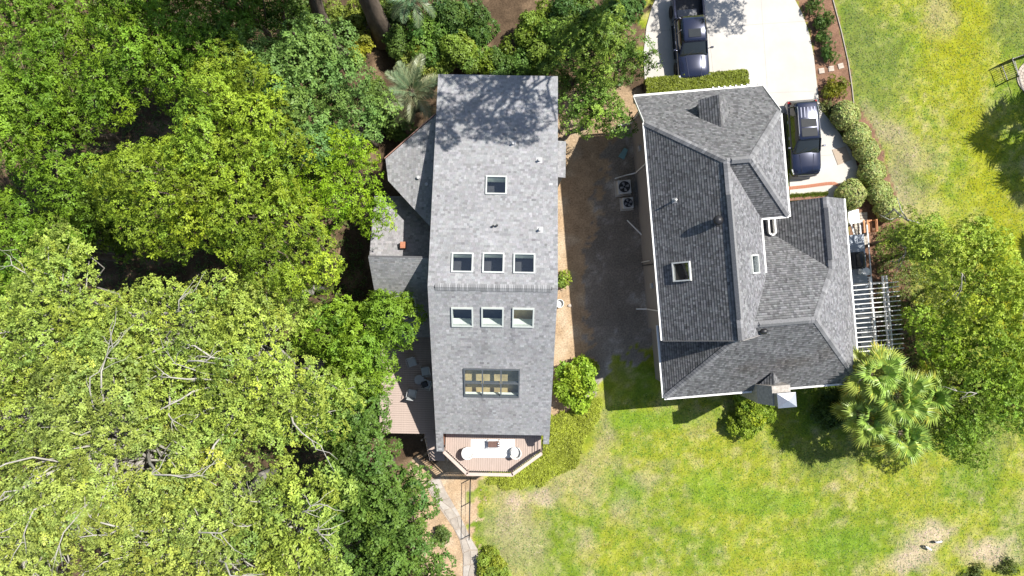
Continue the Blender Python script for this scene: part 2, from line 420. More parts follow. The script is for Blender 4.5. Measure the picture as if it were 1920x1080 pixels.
def tree(name, label, px, py, zc, rpx, col, cat='tree', rz=.55, clump=1.05, dens=1.0, sprig=150, leaf=.20, k=5, width=.42, bark=None, bare=0, group=None, jit=.30, hue=.07, lean=(0, 0), flat=.85, gap=0.0, tr=None, squash=(1, 1), fill=.35, sp=.68):
    c = P(px, py, zc); r = rpx * (H - zc) / F
    bark = bark or M_BARK
    base = Vector((c.x + lean[0], c.y + lean[1], -.02))
    root = thing(name, label, cat, base, 0, group)
    cl = np.array([c.x - base.x, c.y - base.y, zc + .02])
    tr = tr or (.10 + .035 * r)
    # trunk and limbs
    tb = MB(); top = cl + np.array([0, 0, r * rz * .25])
    tp = limb_pts((0, 0, 0), top, 0, 7, .035)
    tb.tube(tp, [tr * 1.35, tr * 1.05, tr * .95, tr * .85, tr * .72, tr * .5, tr * .25], 9)
    trunk = tb.build('trunk', bark, root, smooth=True)
    # clump centres over the crown dome, spaced apart
    want = int(dens * 2.9 * (r / clump) ** 2 * (1 + .5 * rz)); cs = []
    tries = 0
    while len(cs) < want and tries < want * 30:
        tries += 1
        d = unit(rng.normal(size=3)); d[2] = abs(d[2]) * 1.05 - .15
        lob = .80 + .26 * math.sin(3 * math.atan2(d[1], d[0]) + px) + .12 * math.sin(5 * math.atan2(d[1], d[0]) + py)
        rad = (rng.uniform(.78, 1.0) if rng.random() > fill else rng.uniform(.35, .8))
        p = d * rad * np.array([r * squash[0] * lob, r * squash[1] * lob, r * rz]); rc = clump * rng.uniform(.45, 1.3)
        if gap and fbm(np.array([p[0] * .35]), np.array([p[1] * .35]), int(px))[0] < gap: continue
        if all(np.linalg.norm((p - q_) * np.array([1, 1, 1.2])) > (rc + rq) * sp for q_, rq in cs): cs.append((p, rc))
    lm = MB()
    Cs, Ns, Ls = [], [], []
    for i, (p, rc) in enumerate(cs):
        cen = cl + p
        if i % 2 == 0:
            st = tp[3 + (i % 3)]
            lp = limb_pts(st, cen - np.array([0, 0, rc * .15]), .12, 5)
            r0 = tr * .33
            lm.tube(lp, [r0, r0 * .75, r0 * .55, r0 * .38, r0 * .15], 5)
        m_ = int(sprig * (rc / 1.0) ** 2)
        a, b = clump_points(cen, rc, m_, flat)
        Cs.append(a); Ns.append(b)
        h = rng.normal(0, hue); cc = np.array(col) * (1 + rng.normal(0, jit * .55)) * np.array([1 + h, 1 + h * .25, 1 - h])
        Ls.append(np.broadcast_to(np.clip(cc, .01, 1), (m_, 3)))
    if lm.v: lm.build('limbs', bark, root, smooth=True)
    # bare pale branches showing through the top of the crown
    for bi in range(bare):
        az = rng.uniform(0, 6.28); r1, r2 = rng.uniform(.15, .5) * r, rng.uniform(.65, 1.0) * r
        az2 = az + rng.normal(0, .5)
        zf = lambda q_: cl[2] + r * rz * math.sqrt(max(.05, 1 - (q_ / r) ** 2 * .85)) + .12
        a0 = (cl[0] + math.cos(az) * r1, cl[1] + math.sin(az) * r1, zf(r1)); a1 = (cl[0] + math.cos(az2) * r2, cl[1] + math.sin(az2) * r2, zf(r2))
        bb = MB(); w0 = rng.uniform(.028, .070); p0 = np.array(tp[4]); p2 = np.array(a1); rm = r2 * .55; azm = (az + az2) / 2
        pm = np.array((cl[0] + math.cos(azm) * rm, cl[1] + math.sin(azm) * rm, zf(rm) + r * .21)); lp = []
        for i in range(9):
            t_ = i / 8; q_ = p0 * (1 - t_) ** 2 + pm * 2 * t_ * (1 - t_) + p2 * t_ * t_
            lp.append(q_ + (rng.normal(0, r * .022, 3) if 0 < i < 8 else 0))
        bb.tube(lp, [w0 * 1.6 * (1 - .11 * i) for i in range(9)], 5)
        for tw in range(rng.integers(3, 7)):
            s0 = lp[rng.integers(4, 9)]; dd = unit(np.array(a1) - np.array(a0)) * rng.uniform(.6, 1.6) + rng.normal(0, .45, 3) * np.array([1, 1, .4])
            bb.tube(limb_pts(s0, s0 + dd, .05, 4, .12), [w0 * .4, w0 * .3, w0 * .22, w0 * .1], 4)
        bb.build('branch', M_PALE, root, smooth=True)
    Cs = np.concatenate(Cs); Ns = np.concatenate(Ns); Ls = np.concatenate(Ls)
    sz = leaf * rng.uniform(.75, 1.3, len(Cs))
    leaf_mesh('crown', Cs, Ns, sz, Ls, root, k, width)
    return root

def shrub(name, label, px, py, rpx, h, col, cat='shrub', sprig=170, leaf=.13, clump=.45, group=None, k=5, squash=(1, 1), hue=.10, ground=True, width=.45, col2=None):
    zc = h * .55; c = P(px, py, zc); r = rpx * (H - zc) / F
    root = thing(name, label, cat, (c.x, c.y, -.02), 0, group)
    Cs, Ns, Ls = [], [], []; st = MB()
    nc = max(5, int(2.6 * (r / clump) ** 2))
    for i in range(nc):
        d = unit(rng.normal(size=3)); d[2] = abs(d[2]) * .9
        rad = rng.uniform(.35, .95)
        cen = d * rad * np.array([r * squash[0], r * squash[1], h * .55]) + np.array([0, 0, h * .32])
        rc = clump * rng.uniform(.7, 1.25); m_ = int(sprig * (rc / .5) ** 2)
        a, b = clump_points(cen, rc, m_, .7); a[:, 2] = np.maximum(a[:, 2], .03)
        Cs.append(a); Ns.append(b)
        cb = np.array(col2 if (col2 is not None and rng.random() < .4) else col)
        hh = rng.normal(0, hue); cc = cb * (1 + rng.normal(0, .12)) * np.array([1 + hh, 1 + hh * .25, 1 - hh])
        Ls.append(np.broadcast_to(np.clip(cc, .01, 1), (m_, 3)))
        if i < 7: st.tube(limb_pts((rng.normal(0, .06), rng.normal(0, .06), 0), cen, .05, 4), [.03, .024, .016, .006], 5)
    st.build('stems', M_BARK, root, smooth=True)
    Cs = np.concatenate(Cs); Ns = np.concatenate(Ns); Ls = np.concatenate(Ls)
    leaf_mesh('foliage', Cs, Ns, leaf * rng.uniform(.7, 1.3, len(Cs)), Ls, root, k, width)
    return root

def clipped_ball(label, px, py, rpx, col, group):
    z = .85; c = P(px, py, z); r = rpx * (H - z) / F * .90
    root = thing('ball_shrub', label, 'shrub', (c.x, c.y, -.02), 0, group)
    n = 2700
    d = unit(rng.normal(size=(n, 3))); d = d[d[:, 2] > -.75]; n = len(d)
    lump = 1 + .05 * np.sin(d[:, :1] * 5 + px) + .04 * np.cos(d[:, 1:2] * 7 + py)
    p = d * lump * rng.uniform(.90, 1.03, (n, 1)) * r * np.array([1, 1, .88]) + np.array([0, 0, .88 * r * .85 + .05])
    cc = np.array(col) * rng.uniform(.75, 1.3, (n, 1)) * (1 + rng.normal(0, .08, (n, 3)))
    leaf_mesh('foliage', p, unit(d + rng.normal(0, .35, (n, 3))), .095 * rng.uniform(.7, 1.3, n), np.clip(cc, .01, 1), root, 5, .6, .12)
    mb = MB(); mb.lathe([(.04, 0), (.05, .1), (r * .55, .35 * r), (r * .86, .75 * r), (r * .72, 1.2 * r), (r * .3, 1.48 * r), (.02, 1.52 * r)], 14)
    mb.build('twigs', mat('twig', (.05, .05, .025), .9, var=.3, scale=8), root, smooth=True)
    return root

# ------------------------------------------------------------------ shingled roofs
class Plane:
    """convex planar roof polygon in house coordinates; a = along the eave, b = up the slope"""
    def __init__(s, pts):
        s.p = [Vector(p) for p in pts]
        n = Vector((0, 0, 0))
        for i in range(len(s.p)):
            a, b = s.p[i], s.p[(i + 1) % len(s.p)]
            n += a.cross(b)
        if n.z < 0: s.p.reverse(); n = -n
        s.n = n.normalized()
        z = Vector((0, 0, 1)); s.t = (z - s.n * z.dot(s.n))
        s.t = s.t.normalized() if s.t.length > 1e-4 else Vector((0, 1, 0))
        s.s = s.t.cross(s.n).normalized()
        s.o = min(s.p, key=lambda v: v.z).copy()
        s.q = [s.to2(v) for v in s.p]
        s.holes = []
    def to2(s, v): d = Vector(v) - s.o; return (d.dot(s.s), d.dot(s.t))
    def to3(s, a, b, h=0): return s.o + s.s * a + s.t * b + s.n * h
    def hit(s, px, py, frame):            # where the sight line of a photo pixel meets this plane
        o = frame @ Vector((0, 0, H)); d = (frame.to_3x3() @ Vector(((px - 960) / F, (540 - py) / F, -1)))
        k = (s.o - o).dot(s.n) / d.dot(s.n)
        return o + d * k
    def rect(s, x0, y0, x1, y1, frame):
        a = [s.to2(s.hit(x, y, frame)) for x, y in ((x0, y0), (x1, y0), (x1, y1), (x0, y1))]
        aa = sorted(v[0] for v in a); bb = sorted(v[1] for v in a)
        return ((aa[0] + aa[1]) / 2, (aa[2] + aa[3]) / 2, (bb[0] + bb[1]) / 2, (bb[2] + bb[3]) / 2)

def clip(poly, q):
    n = len(q)
    for i in range(n):
        ax, ay = q[i]; bx_, by_ = q[(i + 1) % n]; out = []
        if not poly: return poly
        f = lambda p: (bx_ - ax) * (p[1] - ay) - (by_ - ay) * (p[0] - ax)
        for j in range(len(poly)):
            p, r = poly[j], poly[(j + 1) % len(poly)]; fp, fr = f(p), f(r)
            if fp >= -1e-9: out.append(p)
            if (fp > 1e-9 and fr < -1e-9) or (fp < -1e-9 and fr > 1e-9):
                t = fp / (fp - fr); out.append((p[0] + (r[0] - p[0]) * t, p[1] + (r[1] - p[1]) * t))
        poly = out
    return poly

def minus(rects, hole):
    out = []
    for a0, a1, b0, b1 in rects:
        h0, h1, g0, g1 = hole
        if a1 <= h0 or a0 >= h1 or b1 <= g0 or b0 >= g1: out.append((a0, a1, b0, b1)); continue
        if b0 < g0: out.append((a0, a1, b0, g0))
        if b1 > g1: out.append((a0, a1, g1, b1))
        c0, c1 = max(b0, g0), min(b1, g1)
        if a0 < h0: out.append((a0, h0, c0, c1))
        if a1 > h1: out.append((h1, a1, c0, c1))
    return out

def roof(pl, parent, base, var=.2, expo=.135, wid=.19, band=.0, seed=1, edge=.012, thick=.14, duo=0.0, stains=()):
    rs = random.Random(seed)
    A0, A1 = min(v[0] for v in pl.q), max(v[0] for v in pl.q); B0, B1 = min(v[1] for v in pl.q), max(v[1] for v in pl.q)
    dk = MB(); rects = [(A0 - .1, A1 + .1, B0 - .1, B1 + .1)]
    for h in pl.holes: rects = minus(rects, h)
    for r_ in rects:
        c = clip([(r_[0], r_[2]), (r_[1], r_[2]), (r_[1], r_[3]), (r_[0], r_[3])], pl.q)
        if len(c) > 2: dk.slab([pl.to3(*v) for v in c], pl.n, thick)
    deck = dk.build('roof_slope', M_DARKROOF, parent)
    sh = MB(); b = B0; row = 0
    while b < B1:
        a = A0 - rs.uniform(0, wid) - (.5 * wid if row % 2 else 0); tone_row = 1 + rs.uniform(-.03, .03)
        while a < A1:
            w_ = wid * rs.uniform(.6, 1.25)
            cells = [(a, a + w_ - .004, b, b + expo)]
            for h in pl.holes: cells = minus(cells, h)
            t = tone_row * (1 + rs.gauss(0, var)); t = max(.45, min(1.7, t))
            if rs.random() < .14: t *= .86
            if duo and rs.random() < .42: t *= 1 - duo
            cm = [1.0, 1.0, 1.0]
            for sa, sb, ra, rb, mu in stains:
                d2 = ((a + w_ / 2 - sa) / ra) ** 2 + ((b + expo / 2 - sb) / rb) ** 2
                if d2 < 4:
                    g_ = math.exp(-d2 * 1.2) * rs.uniform(.7, 1.15); cm = [x_ * (1 + (m_ - 1) * g_) for x_, m_ in zip(cm, mu)]
            col = tuple(max(.01, c * t * k_ * (1 + rs.uniform(-.02, .02))) for c, k_ in zip(base, cm))
            for ce in cells:
                if band:
                    parts = [((ce[0], ce[1], ce[2], ce[2] + (ce[3] - ce[2]) * .62), 1.0), ((ce[0], ce[1], ce[2] + (ce[3] - ce[2]) * .62, ce[3]), 1 - band)]
                else: parts = [(ce, 1.0)]
                for pc, km in parts:
                    c = clip([(pc[0], pc[2]), (pc[1], pc[2]), (pc[1], pc[3]), (pc[0], pc[3])], pl.q)
                    if len(c) < 3: continue
                    cc = tuple(x * km for x in col)
                    sh.add([pl.to3(u, v, .005 + edge * (1 - (v - b) / expo)) for u, v in c], [tuple(range(len(c)))], cc)
                    for i in range(len(c)):
                        p, r_ = c[i], c[(i + 1) % len(c)]
                        if abs(p[1] - b) < 1e-5 and abs(r_[1] - b) < 1e-5 and abs(p[0] - r_[0]) > .01:
                            sh.add([pl.to3(*p, 0), pl.to3(*r_, 0), pl.to3(*r_, .005 + edge), pl.to3(*p, .005 + edge)], [(0, 1, 2, 3)], tuple(x * .8 for x in col))
            a += w_
        b += expo; row += 1
    tag(sh.build('shingles', SHINGLE, deck), kind='stuff')
    return deck
M_DARKROOF = mat('roof_felt', (.10, .10, .105), .9, var=.1)

def caps(a, b, parent, col, w=.17, step=.21, lift=.03, drop=.10, name='hip_cap', seed=3):
    """overlapping cap shingles along a hip or ridge, as one run"""
    rs = random.Random(seed); a, b = Vector(a), Vector(b); d = (b - a); L = d.length; d.normalize()
    sd_ = d.cross(Vector((0, 0, 1))).normalized(); mb = MB(); x = 0
    while x < L - .02:
        e = min(L, x + step); t = 1 + rs.gauss(0, .14); c = tuple(max(.01, v * t) for v in col)
        p0, p1 = a + d * x, a + d * e
        u = Vector((0, 0, 1)); l0, l1 = lift + .016, lift
        mb.add([p0 + u * l0, p1 + u * l1, p1 + sd_ * w + u * (l1 - drop), p0 + sd_ * w + u * (l0 - drop), p0 - sd_ * w + u * (l0 - drop), p1 - sd_ * w + u * (l1 - drop),
                p0 + u * (l0 - .03), p0 + sd_ * w + u * (l0 - drop - .03), p0 - sd_ * w + u * (l0 - drop - .03)],
               [(0, 3, 2, 1), (0, 1, 5, 4), (0, 6, 7, 3), (0, 4, 8, 6)], c)
        x += step
    return tag(mb.build(name, SHINGLE, parent), kind='stuff')

def skylight(pl, hole, parent, frame_mat=None, glass=None, depth=.75, h=.11, inner=None, name='skylight', cols=1, rows=1):
    a0, a1, b0, b1 = hole; t = .065
    fm = frame_mat or M_FRAME
    mb = MB()
    def bar(u0, u1, v0, v1, z0=-.10, z1=h):
        vs = [pl.to3(u, v, z) for z in (z0, z1) for u, v in ((u0, v0), (u1, v0), (u1, v1), (u0, v1))]
        mb.add(vs, [(3, 2, 1, 0), (4, 5, 6, 7), (0, 1, 5, 4), (1, 2, 6, 5), (2, 3, 7, 6), (3, 0, 4, 7)])
    bar(a0 - .01, a0 + t, b0 - .01, b1 + .01); bar(a1 - t, a1 + .01, b0 - .01, b1 + .01)
    bar(a0 + t, a1 - t, b0 - .01, b0 + t); bar(a0 + t, a1 - t, b1 - t, b1 + .01)
    for i in range(1, cols): x = a0 + (a1 - a0) * i / cols; bar(x - t * .6, x + t * .6, b0 + t, b1 - t)
    for j in range(1, rows):
        y = b0 + (b1 - b0) * j / rows
        for i in range(cols):
            xa = a0 + (a1 - a0) * i / cols + t; xb = a0 + (a1 - a0) * (i + 1) / cols - t
            bar(xa, xb, y - t * .6, y + t * .6)
    root = mb.build(name, fm, parent)
    for i in range(cols):
        for j in range(rows):
            ua = a0 + (a1 - a0) * i / cols + t * .5; ub = a0 + (a1 - a0) * (i + 1) / cols - t * .5
            va = b0 + (b1 - b0) * j / rows + t * .5; vb = b0 + (b1 - b0) * (j + 1) / rows - t * .5
            pb = MB(); vs = [pl.to3(u, v, h - .03 - .012 * k_) for k_ in (0, 1) for u, v in ((ua, va), (ub, va), (ub, vb), (ua, vb))]
            pb.add(vs, [(0, 1, 2, 3), (7, 6, 5, 4), (0, 4, 5, 1), (1, 5, 6, 2), (2, 6, 7, 3), (3, 7, 4, 0)])
            pb.build('pane', glass or M_GLASS, root)
    # white light shaft
    sb = MB(); c4 = [(a0 + .02, b0 + .02), (a1 - .02, b0 + .02), (a1 - .02, b1 - .02), (a0 + .02, b1 - .02)]
    tp = [pl.to3(u, v, -.03) for u, v in c4]; bt = [p - pl.n * depth for p in tp]
    sb.add(tp + bt, [(i, (i + 1) % 4, 4 + (i + 1) % 4, 4 + i) for i in range(4)]); sb.build('light_shaft', M_SHAFT, root)
    rb = MB(); cx = sum((p for p in bt), Vector()) / 4
    bt2 = [p - pl.n * .002 for p in bt]; big = [cx + (p - cx) * 1.25 - pl.n * .25 for p in bt2]
    rb.add(bt2 + big, [(0, 1, 5, 4), (1, 2, 6, 5), (2, 3, 7, 6), (3, 0, 4, 7), (4, 5, 6, 7)]); rb.build('room_below', inner or M_DARK, root)
    return root

def pipe_vent(pl, px, py, frame, parent, r=.055, h=.35, m=None, flash=True, name='vent_pipe'):
    p = pl.hit(px, py, frame); mb = MB()
    mb.tube([p - Vector((0, 0, .1)), p + Vector((0, 0, h))], r, 12)
    o = mb.build(name, m or M_LEADG, parent, smooth=False)
    if flash:
        a, b = pl.to2(p); f = MB(); w = r + .10
        f.slab([pl.to3(a - w, b - w, .032), pl.to3(a + w, b - w, .032), pl.to3(a + w, b + w, .032), pl.to3(a - w, b + w, .032)], pl.n, .012)
        f.tube([p, p + Vector((0, 0, .12))], [r * 1.9, r * 1.2], 12); f.build('flashing', M_LEADG, o)
    return o

# ------------------------------------------------------------------ long house with the balcony
TH1 = math.radians(-1.0); FR1 = Matrix.Rotation(-TH1, 4, 'Z')
LH = thing('long_house', 'long narrow house with pale grey shingle roof, rows of skylights and end balcony', 'house', (0, 0, 0), TH1)
G1 = (.268, .269, .274)
uL, uR = -4.45, 2.42
pN = Plane([(uL, 12.2, 6.8), (uR, 12.2, 6.8), (uR, 0, 10), (uL, 0, 10)])
pS = Plane([(uL, 0, 10), (uL, -8.85, 4.8), (uR, -8.85, 4.8), (uR, 0, 10)])
sky_N = [pN.rect(*r_, FR1) for r_ in ((911, 331, 950, 365), (847, 475, 887, 511), (905, 475, 945, 512), (963, 476, 1003, 513))]
sky_S = [pS.rect(*r_, FR1) for r_ in ((847, 576, 887, 611), (903, 576, 944, 611), (961, 577, 1001, 612))]
sky_G = pS.rect(870, 691, 974, 743, FR1)
def stain(pl_, fr, px, py, rx, ry, mul):     # worn or dirty patch: centre on the slope, half sizes in metres
    a, b = pl_.to2(pl_.hit(px, py, fr)); return (a, b, rx, ry, mul)
st_N = [stain(pN, FR1, 870, 380, 1.6, 2.5, (.95, .95, .95)), stain(pN, FR1, 990, 200, 1.4, 2.0, (1.05, 1.05, 1.06))]
st_S = [stain(pS, FR1, 961, 632, .16, .75, (.62, .62, .63)), stain(pS, FR1, 910, 628, .14, .6, (.72, .72, .73)), stain(pS, FR1, 905, 665, .12, .9, (.84, .84, .85)), stain(pS, FR1, 905, 770, .45, .7, (.86, .85, .84)), stain(pS, FR1, 955, 775, .5, .6, (.90, .89, .88)), stain(pS, FR1, 960, 655, 2.2, .5, (.93, .93, .93))]
pN.holes = list(sky_N); pS.holes = sky_S + [sky_G]
roof(pN, LH, G1, .10, seed=1, stains=st_N); roof(pS, LH, G1, .10, seed=2, stains=st_S)
zs = lambda v: 10 + v * .5876
for i, (a, b, v1) in enumerate(((uL, uL + .44, -10.1), (uR - .36, uR, -9.45))):
    roof(Plane([(a, -8.853, zs(-8.853)), (a, v1, zs(v1)), (b, v1, zs(v1)), (b, -8.853, zs(-8.853))]), LH, G1, .16, seed=5 + i)
M_OAK = mat('oak_painted_lit', (.50, .40, .20), .6, var=.3, scale=1.5)  # room floor coloured bright to stand for light inside
for i, h_ in enumerate(sky_N): skylight(pN, h_, LH, inner=M_DARK, depth=.7)
for i, h_ in enumerate(sky_S): skylight(pS, h_, LH, inner=M_OAK if i == 2 else M_DARK, depth=.7)
skylight(pS, sky_G, LH, frame_mat=mat('dark_frame', (.10, .11, .12), .4), inner=M_OAK, depth=.32, cols=3, rows=2, h=.09)
# ridge vent with its cap shingles
mb = MB(); mb.add([(uL + .35, -.17, 9.86), (uR - .30, -.17, 9.86), (uR - .30, 0, 10.06), (uL + .35, 0, 10.06), (uL + .35, .17, 9.92), (uR - .30, .17, 9.92)], [(0, 1, 2, 3), (3, 2, 5, 4), (0, 3, 4), (1, 5, 2)])
rv = mb.build('ridge_vent', M_DARKROOF, LH)
mb = MB(); mb.add([(0, -.19, .0), (.10, -.19, .0), (.10, 0, .14), (0, 0, .14), (0, .19, .035), (.10, .19, .035), (0, -.19, -.05), (.10, -.19, -.05), (0, .19, -.02), (.10, .19, -.02)],
                  [(0, 1, 2, 3), (3, 2, 5, 4), (6, 7, 1, 0), (4, 5, 9, 8)])
capm = [mat('ridge_cap_%d' % i, tuple(c * k_ for c in G1), .9, var=.12, scale=9) for i, k_ in enumerate((.78, .95, 1.15))]
protos = []
for m_ in capm:
    o = mb.build('ridge_cap', m_, rv); protos.append(o)
x = uL + .40; i = 0
while x < uR - .40:
    if i < 3: protos[i].location = (x, 0, 9.95)
    else: share(protos[random.randrange(3)], 'ridge_cap', rv, (x, 0, 9.95))
    x += .118; i += 1
# walls
def side_wall(u0, u1, prof, parent, m, name='wall'):
    mb = MB(); n_ = len(prof)
    vs = [(u0, v, z) for v, z in prof] + [(u1, v, z) for v, z in prof]
    mb.add(vs, [tuple(range(n_)), tuple(range(2 * n_ - 1, n_ - 1, -1))] + [((i + 1) % n_, i, n_ + i, n_ + (i + 1) % n_) for i in range(n_)])
    return mb.build(name, m, parent)
prof = [(11.85, 0), (11.85, 6.70), (0, 9.80), (-8.3, 4.93), (-8.3, 0)]
wW = side_wall(-4.20, -4.05, prof, LH, M_CEDAR); wE = side_wall(2.02, 2.17, prof, LH, M_CEDAR)
mb = MB(); mb.box(-4.05, 2.02, 11.7, 11.85, 0, 6.68); wN = mb.build('wall', M_CEDAR, LH)
mb = MB(); mb.box(-4.05, 2.02, -8.3, -8.15, 0, 4.85); wS = mb.build('wall', M_CEDAR, LH)
# cheek walls under the roof ends beside the balcony
for a, b, v1 in ((uL + .1, uL + .36, -9.95), (uR - .30, uR - .06, -9.3)):
    side_wall(a, b, [(-8.31, 2.6), (-8.31, zs(-8.31) - .2), (v1, zs(v1) - .2), (v1, 2.6)], LH, mat('cedar_red', (.34, .16, .10), .8), 'cheek_wall')
def wall_window(parent, c, w, h, axis_, face):
    """frame and pane standing proud of a wall; axis_ 'u' = wall runs along u"""
    mb = MB(); pb = MB(); t = .06; x, y, z = c
    def bx_(B, a0, a1, z0, z1, d0, d1):
        if axis_ == 'u': B.box(x + a0, x + a1, min(y + d0 * face, y + d1 * face), max(y + d0 * face, y + d1 * face), z + z0, z + z1)
        else: B.box(min(x + d0 * face, x + d1 * face), max(x + d0 * face, x + d1 * face), y + a0, y + a1, z + z0, z + z1)
    bx_(mb, -w / 2, -w / 2 + t, 0, h, -.02, .05); bx_(mb, w / 2 - t, w / 2, 0, h, -.02, .05)
    bx_(mb, -w / 2 + t, w / 2 - t, 0, t, -.02, .05); bx_(mb, -w / 2 + t, w / 2 - t, h - t, h, -.02, .05)
    f = mb.build('window', M_WHITE, parent)
    bx_(pb, -w / 2 + t, w / 2 - t, t, h - t, .005, .02); pb.build('pane', mat('window_glass', (.03, .04, .05), .06, spec=.8, var=.1), f)
for v in (9.5, 5.2, 2.0, -2.2, -5.0): wall_window(LH, (2.17, v, 3.2), 1.2, 1.5, 'v', 1)
for u in (-3.0, -1.0, 1.0): wall_window(LH, (u, -8.3, 3.06), 1.85, 1.75, 'u', -1)
# lean-to bay on the sunny side
bay = Plane([(2.30, 8.55, 6.62), (2.30, 6.45, 6.62), (2.98, 6.45, 6.42), (2.98, 8.55, 6.42)])
roof(bay, LH, G1, .11, seed=9)
mb = MB(); mb.box(2.18, 2.86, 6.55, 8.45, 0, 6.25); mb.build('bay_wall', M_CEDAR, LH)
# lower roofs on the wooded side
s1 = Plane([(-9, 0, 5.85), (-9, 12, 5.85), (-4, 12, 7.1), (-4, 0, 7.1)])
r1 = Plane([s1.hit(*p, FR1) for p in ((723, 298), (728, 339), (806, 424), (822, 300), (819, 214))])
roof(r1, LH, G1, .11, seed=11)
s2 = Plane([(-9, 0, 6.6), (-9, 6, 4.6), (-4, 6, 4.6), (-4, 0, 6.6)])
r2 = Plane([s2.hit(*p, FR1) for p in ((702, 368), (692, 489), (812, 489), (815, 368))])
roof(r2, LH, (.262, .257, .262), .11, seed=12)
r3 = Plane([(-7.86, 1.55, 8.8), (-4.3, 1.55, 8.8), (-4.3, -3.1, 4.15), (-7.86, -3.1, 4.15)])
h3 = r3.rect(750, 556, 780, 582, FR1); r3.holes = [h3]
roof(r3, LH, G1, .11, seed=13)
skylight(r3, h3, LH, depth=.5)
def low_walls(pts, top, drop=.2):
    n_ = len(pts); cx = sum(p.x for p in pts) / n_; cy = sum(p.y for p in pts) / n_
    ins = [Vector((cx + (p.x - cx) * .90, cy + (p.y - cy) * .93, p.z - drop - .05)) for p in pts]
    for i in range(n_):
        a, b = ins[i], ins[(i + 1) % n_]; mb = MB(); d_ = (b - a); d_.z = 0; nn = Vector((-d_.y, d_.x, 0)).normalized() * .12
        if (a + nn - Vector((cx, cy, a.z))).length > (a - Vector((cx, cy, a.z))).length: nn = -nn
        vs = [Vector((a.x, a.y, 0)), Vector((b.x, b.y, 0)), b, a]
        mb.add(vs + [v + nn for v in vs], [(0, 1, 2, 3), (7, 6, 5, 4), (0, 4, 5, 1), (1, 5, 6, 2), (2, 6, 7, 3), (3, 7, 4, 0)])
        mb.build('wall', M_CEDAR, LH)
low_walls(r1.p, 0); low_walls(r2.p, 0); low_walls(r3.p, 0)
fa, fb = s1.hit(723, 298, FR1), s1.hit(819, 214, FR1)
mb = MB(); off = Vector((-.05, .05, -.08)); mb.beam(fa + off, fb + off, .05, .22); mb.build('fascia', mat('fascia_brown', (.36, .21, .16), .7), LH)
# small things on its roofs
for (px, py) in ((962, 270), (1011, 301), (1012, 431)): pipe_vent(pN, px, py, FR1, LH, .07, .30)
for (px, py) in ((925, 424), (932, 423)): pipe_vent(pN, px, py, FR1, LH, .06, .22, M_BLACK, flash=False)
for (px, py) in ((785, 333), (800, 346)): pipe_vent(s1, px, py, FR1, LH, .10, .16, M_LEADG, flash=False, name='round_vent')
pipe_vent(s2, 712, 400, FR1, LH, .05, .15, M_BLACK, flash=False)
p = s2.hit(757, 460, FR1); mb = MB(); mb.box(p.x - .15, p.x + .15, p.y - .19, p.y + .19, p.z - .3, p.z + .42); mb.build('flue_stack', M_BRICK, LH, bevel=.015)

# balcony
def clip_board(poly, a0, a1, b0, b1): return clip([(a0, b0), (a1, b0), (a1, b1), (a0, b1)], poly)
bal = [(-4.02, -8.32), (-4.02, -10.15), (-2.55, -11.5), (.20, -11.5), (2.0, -10.15), (2.0, -8.32)]
mb = MB(); mb.prism(bal, 2.74, 2.94); BAL = mb.build('balcony', mat('joist_wood', (.16, .11, .085), .85), LH)
x = -4.02; i = 0
while x < 2.0:
    c = clip_board(bal, x + .006, x + .134, -12, -8.33)
    if len(c) > 2:
        mb = MB(); mb.prism(c, 2.943, 2.975 + random.uniform(0, .004)); mb.build('board', M_DECKW, BAL)
    x += .14
rim = bal[1:5]
for i in range(3):
    a, b = Vector((*rim[i], 3.98)), Vector((*rim[i + 1], 3.98)); d_ = (b - a).normalized()
    mb = MB(); mb.beam(a - d_ * .06 * (i == 1), b + d_ * .06 * (i == 1), .20, .045); mb.build('rail_cap', M_RAILW, BAL)
    for z_, w_ in ((3.75, .05), (3.12, .07)):
        mb = MB(); q_ = Vector((0, 0, z_ - 3.98)); mb.beam(a + q_, b + q_, w_, .05); mb.build('rail', M_RAILW, BAL)
    nb = int((b - a).length / .13); bp = MB(); bp.box(-.016, .016, -.016, .016, 3.15, 3.72)
    pr = bp.build('baluster', mat('baluster_dark', (.07, .06, .055), .6), BAL)
    for j in range(nb):
        p = a + (b - a) * ((j + .5) / nb)
        if j == 0: pr.location = (p.x, p.y, 0)
        else: share(pr, 'baluster', BAL, (p.x, p.y, 0))
for p in rim: mb = MB(); mb.box(p[0] - .055, p[0] + .055, p[1] - .055, p[1] + .055, 0, 3.94); mb.build('post', M_RAILW, BAL)
for z_ in (3.4, 3.7, 3.95):
    mb = MB(); mb.beam((2.04, -9.35, z_), (2.04, -10.15, z_), .03, .03); mb.build('rail', M_BLACK, BAL)

def wpos(u, v, th): return Vector((u * math.cos(th) - v * math.sin(th), u * math.sin(th) + v * math.cos(th), 0))
zd = 2.98
mb = MB(); a, b = P(883, 824, zd), P(965, 858, zd); mb.box(a.x, b.x, b.y, a.y, zd, zd + .012)
tag(mb.build('rug', mat('white_rug', (.78, .78, .77), .95, var=.04, scale=3, bump=.3, bscale=60)), 'large white rectangular rug on the balcony boards', 'rug')
t = thing('coffee_table', 'small brown table with white metal frame on the white rug', 'table', P(926, 833, zd + .4) - Vector((0, 0, .39)))
mb = MB(); mb.box(-.36, .36, -.19, .19, .36, .40); mb.build('tabletop', mat('brown_top', (.13, .075, .06), .5, var=.2, scale=5), t)
for sx in (-1, 1):
    for sy in (-1, 1): mb = MB(); mb.box(sx * .35 - .018, sx * .35 + .018, sy * .21 - .018, sy * .21 + .018, 0, .43); mb.build('leg', M_WHITE, t)
for sy in (-1, 1): mb = MB(); mb.box(-.33, .33, sy * .225 - .012, sy * .225 + .012, .39, .425); mb.build('frame_bar', M_WHITE, t)
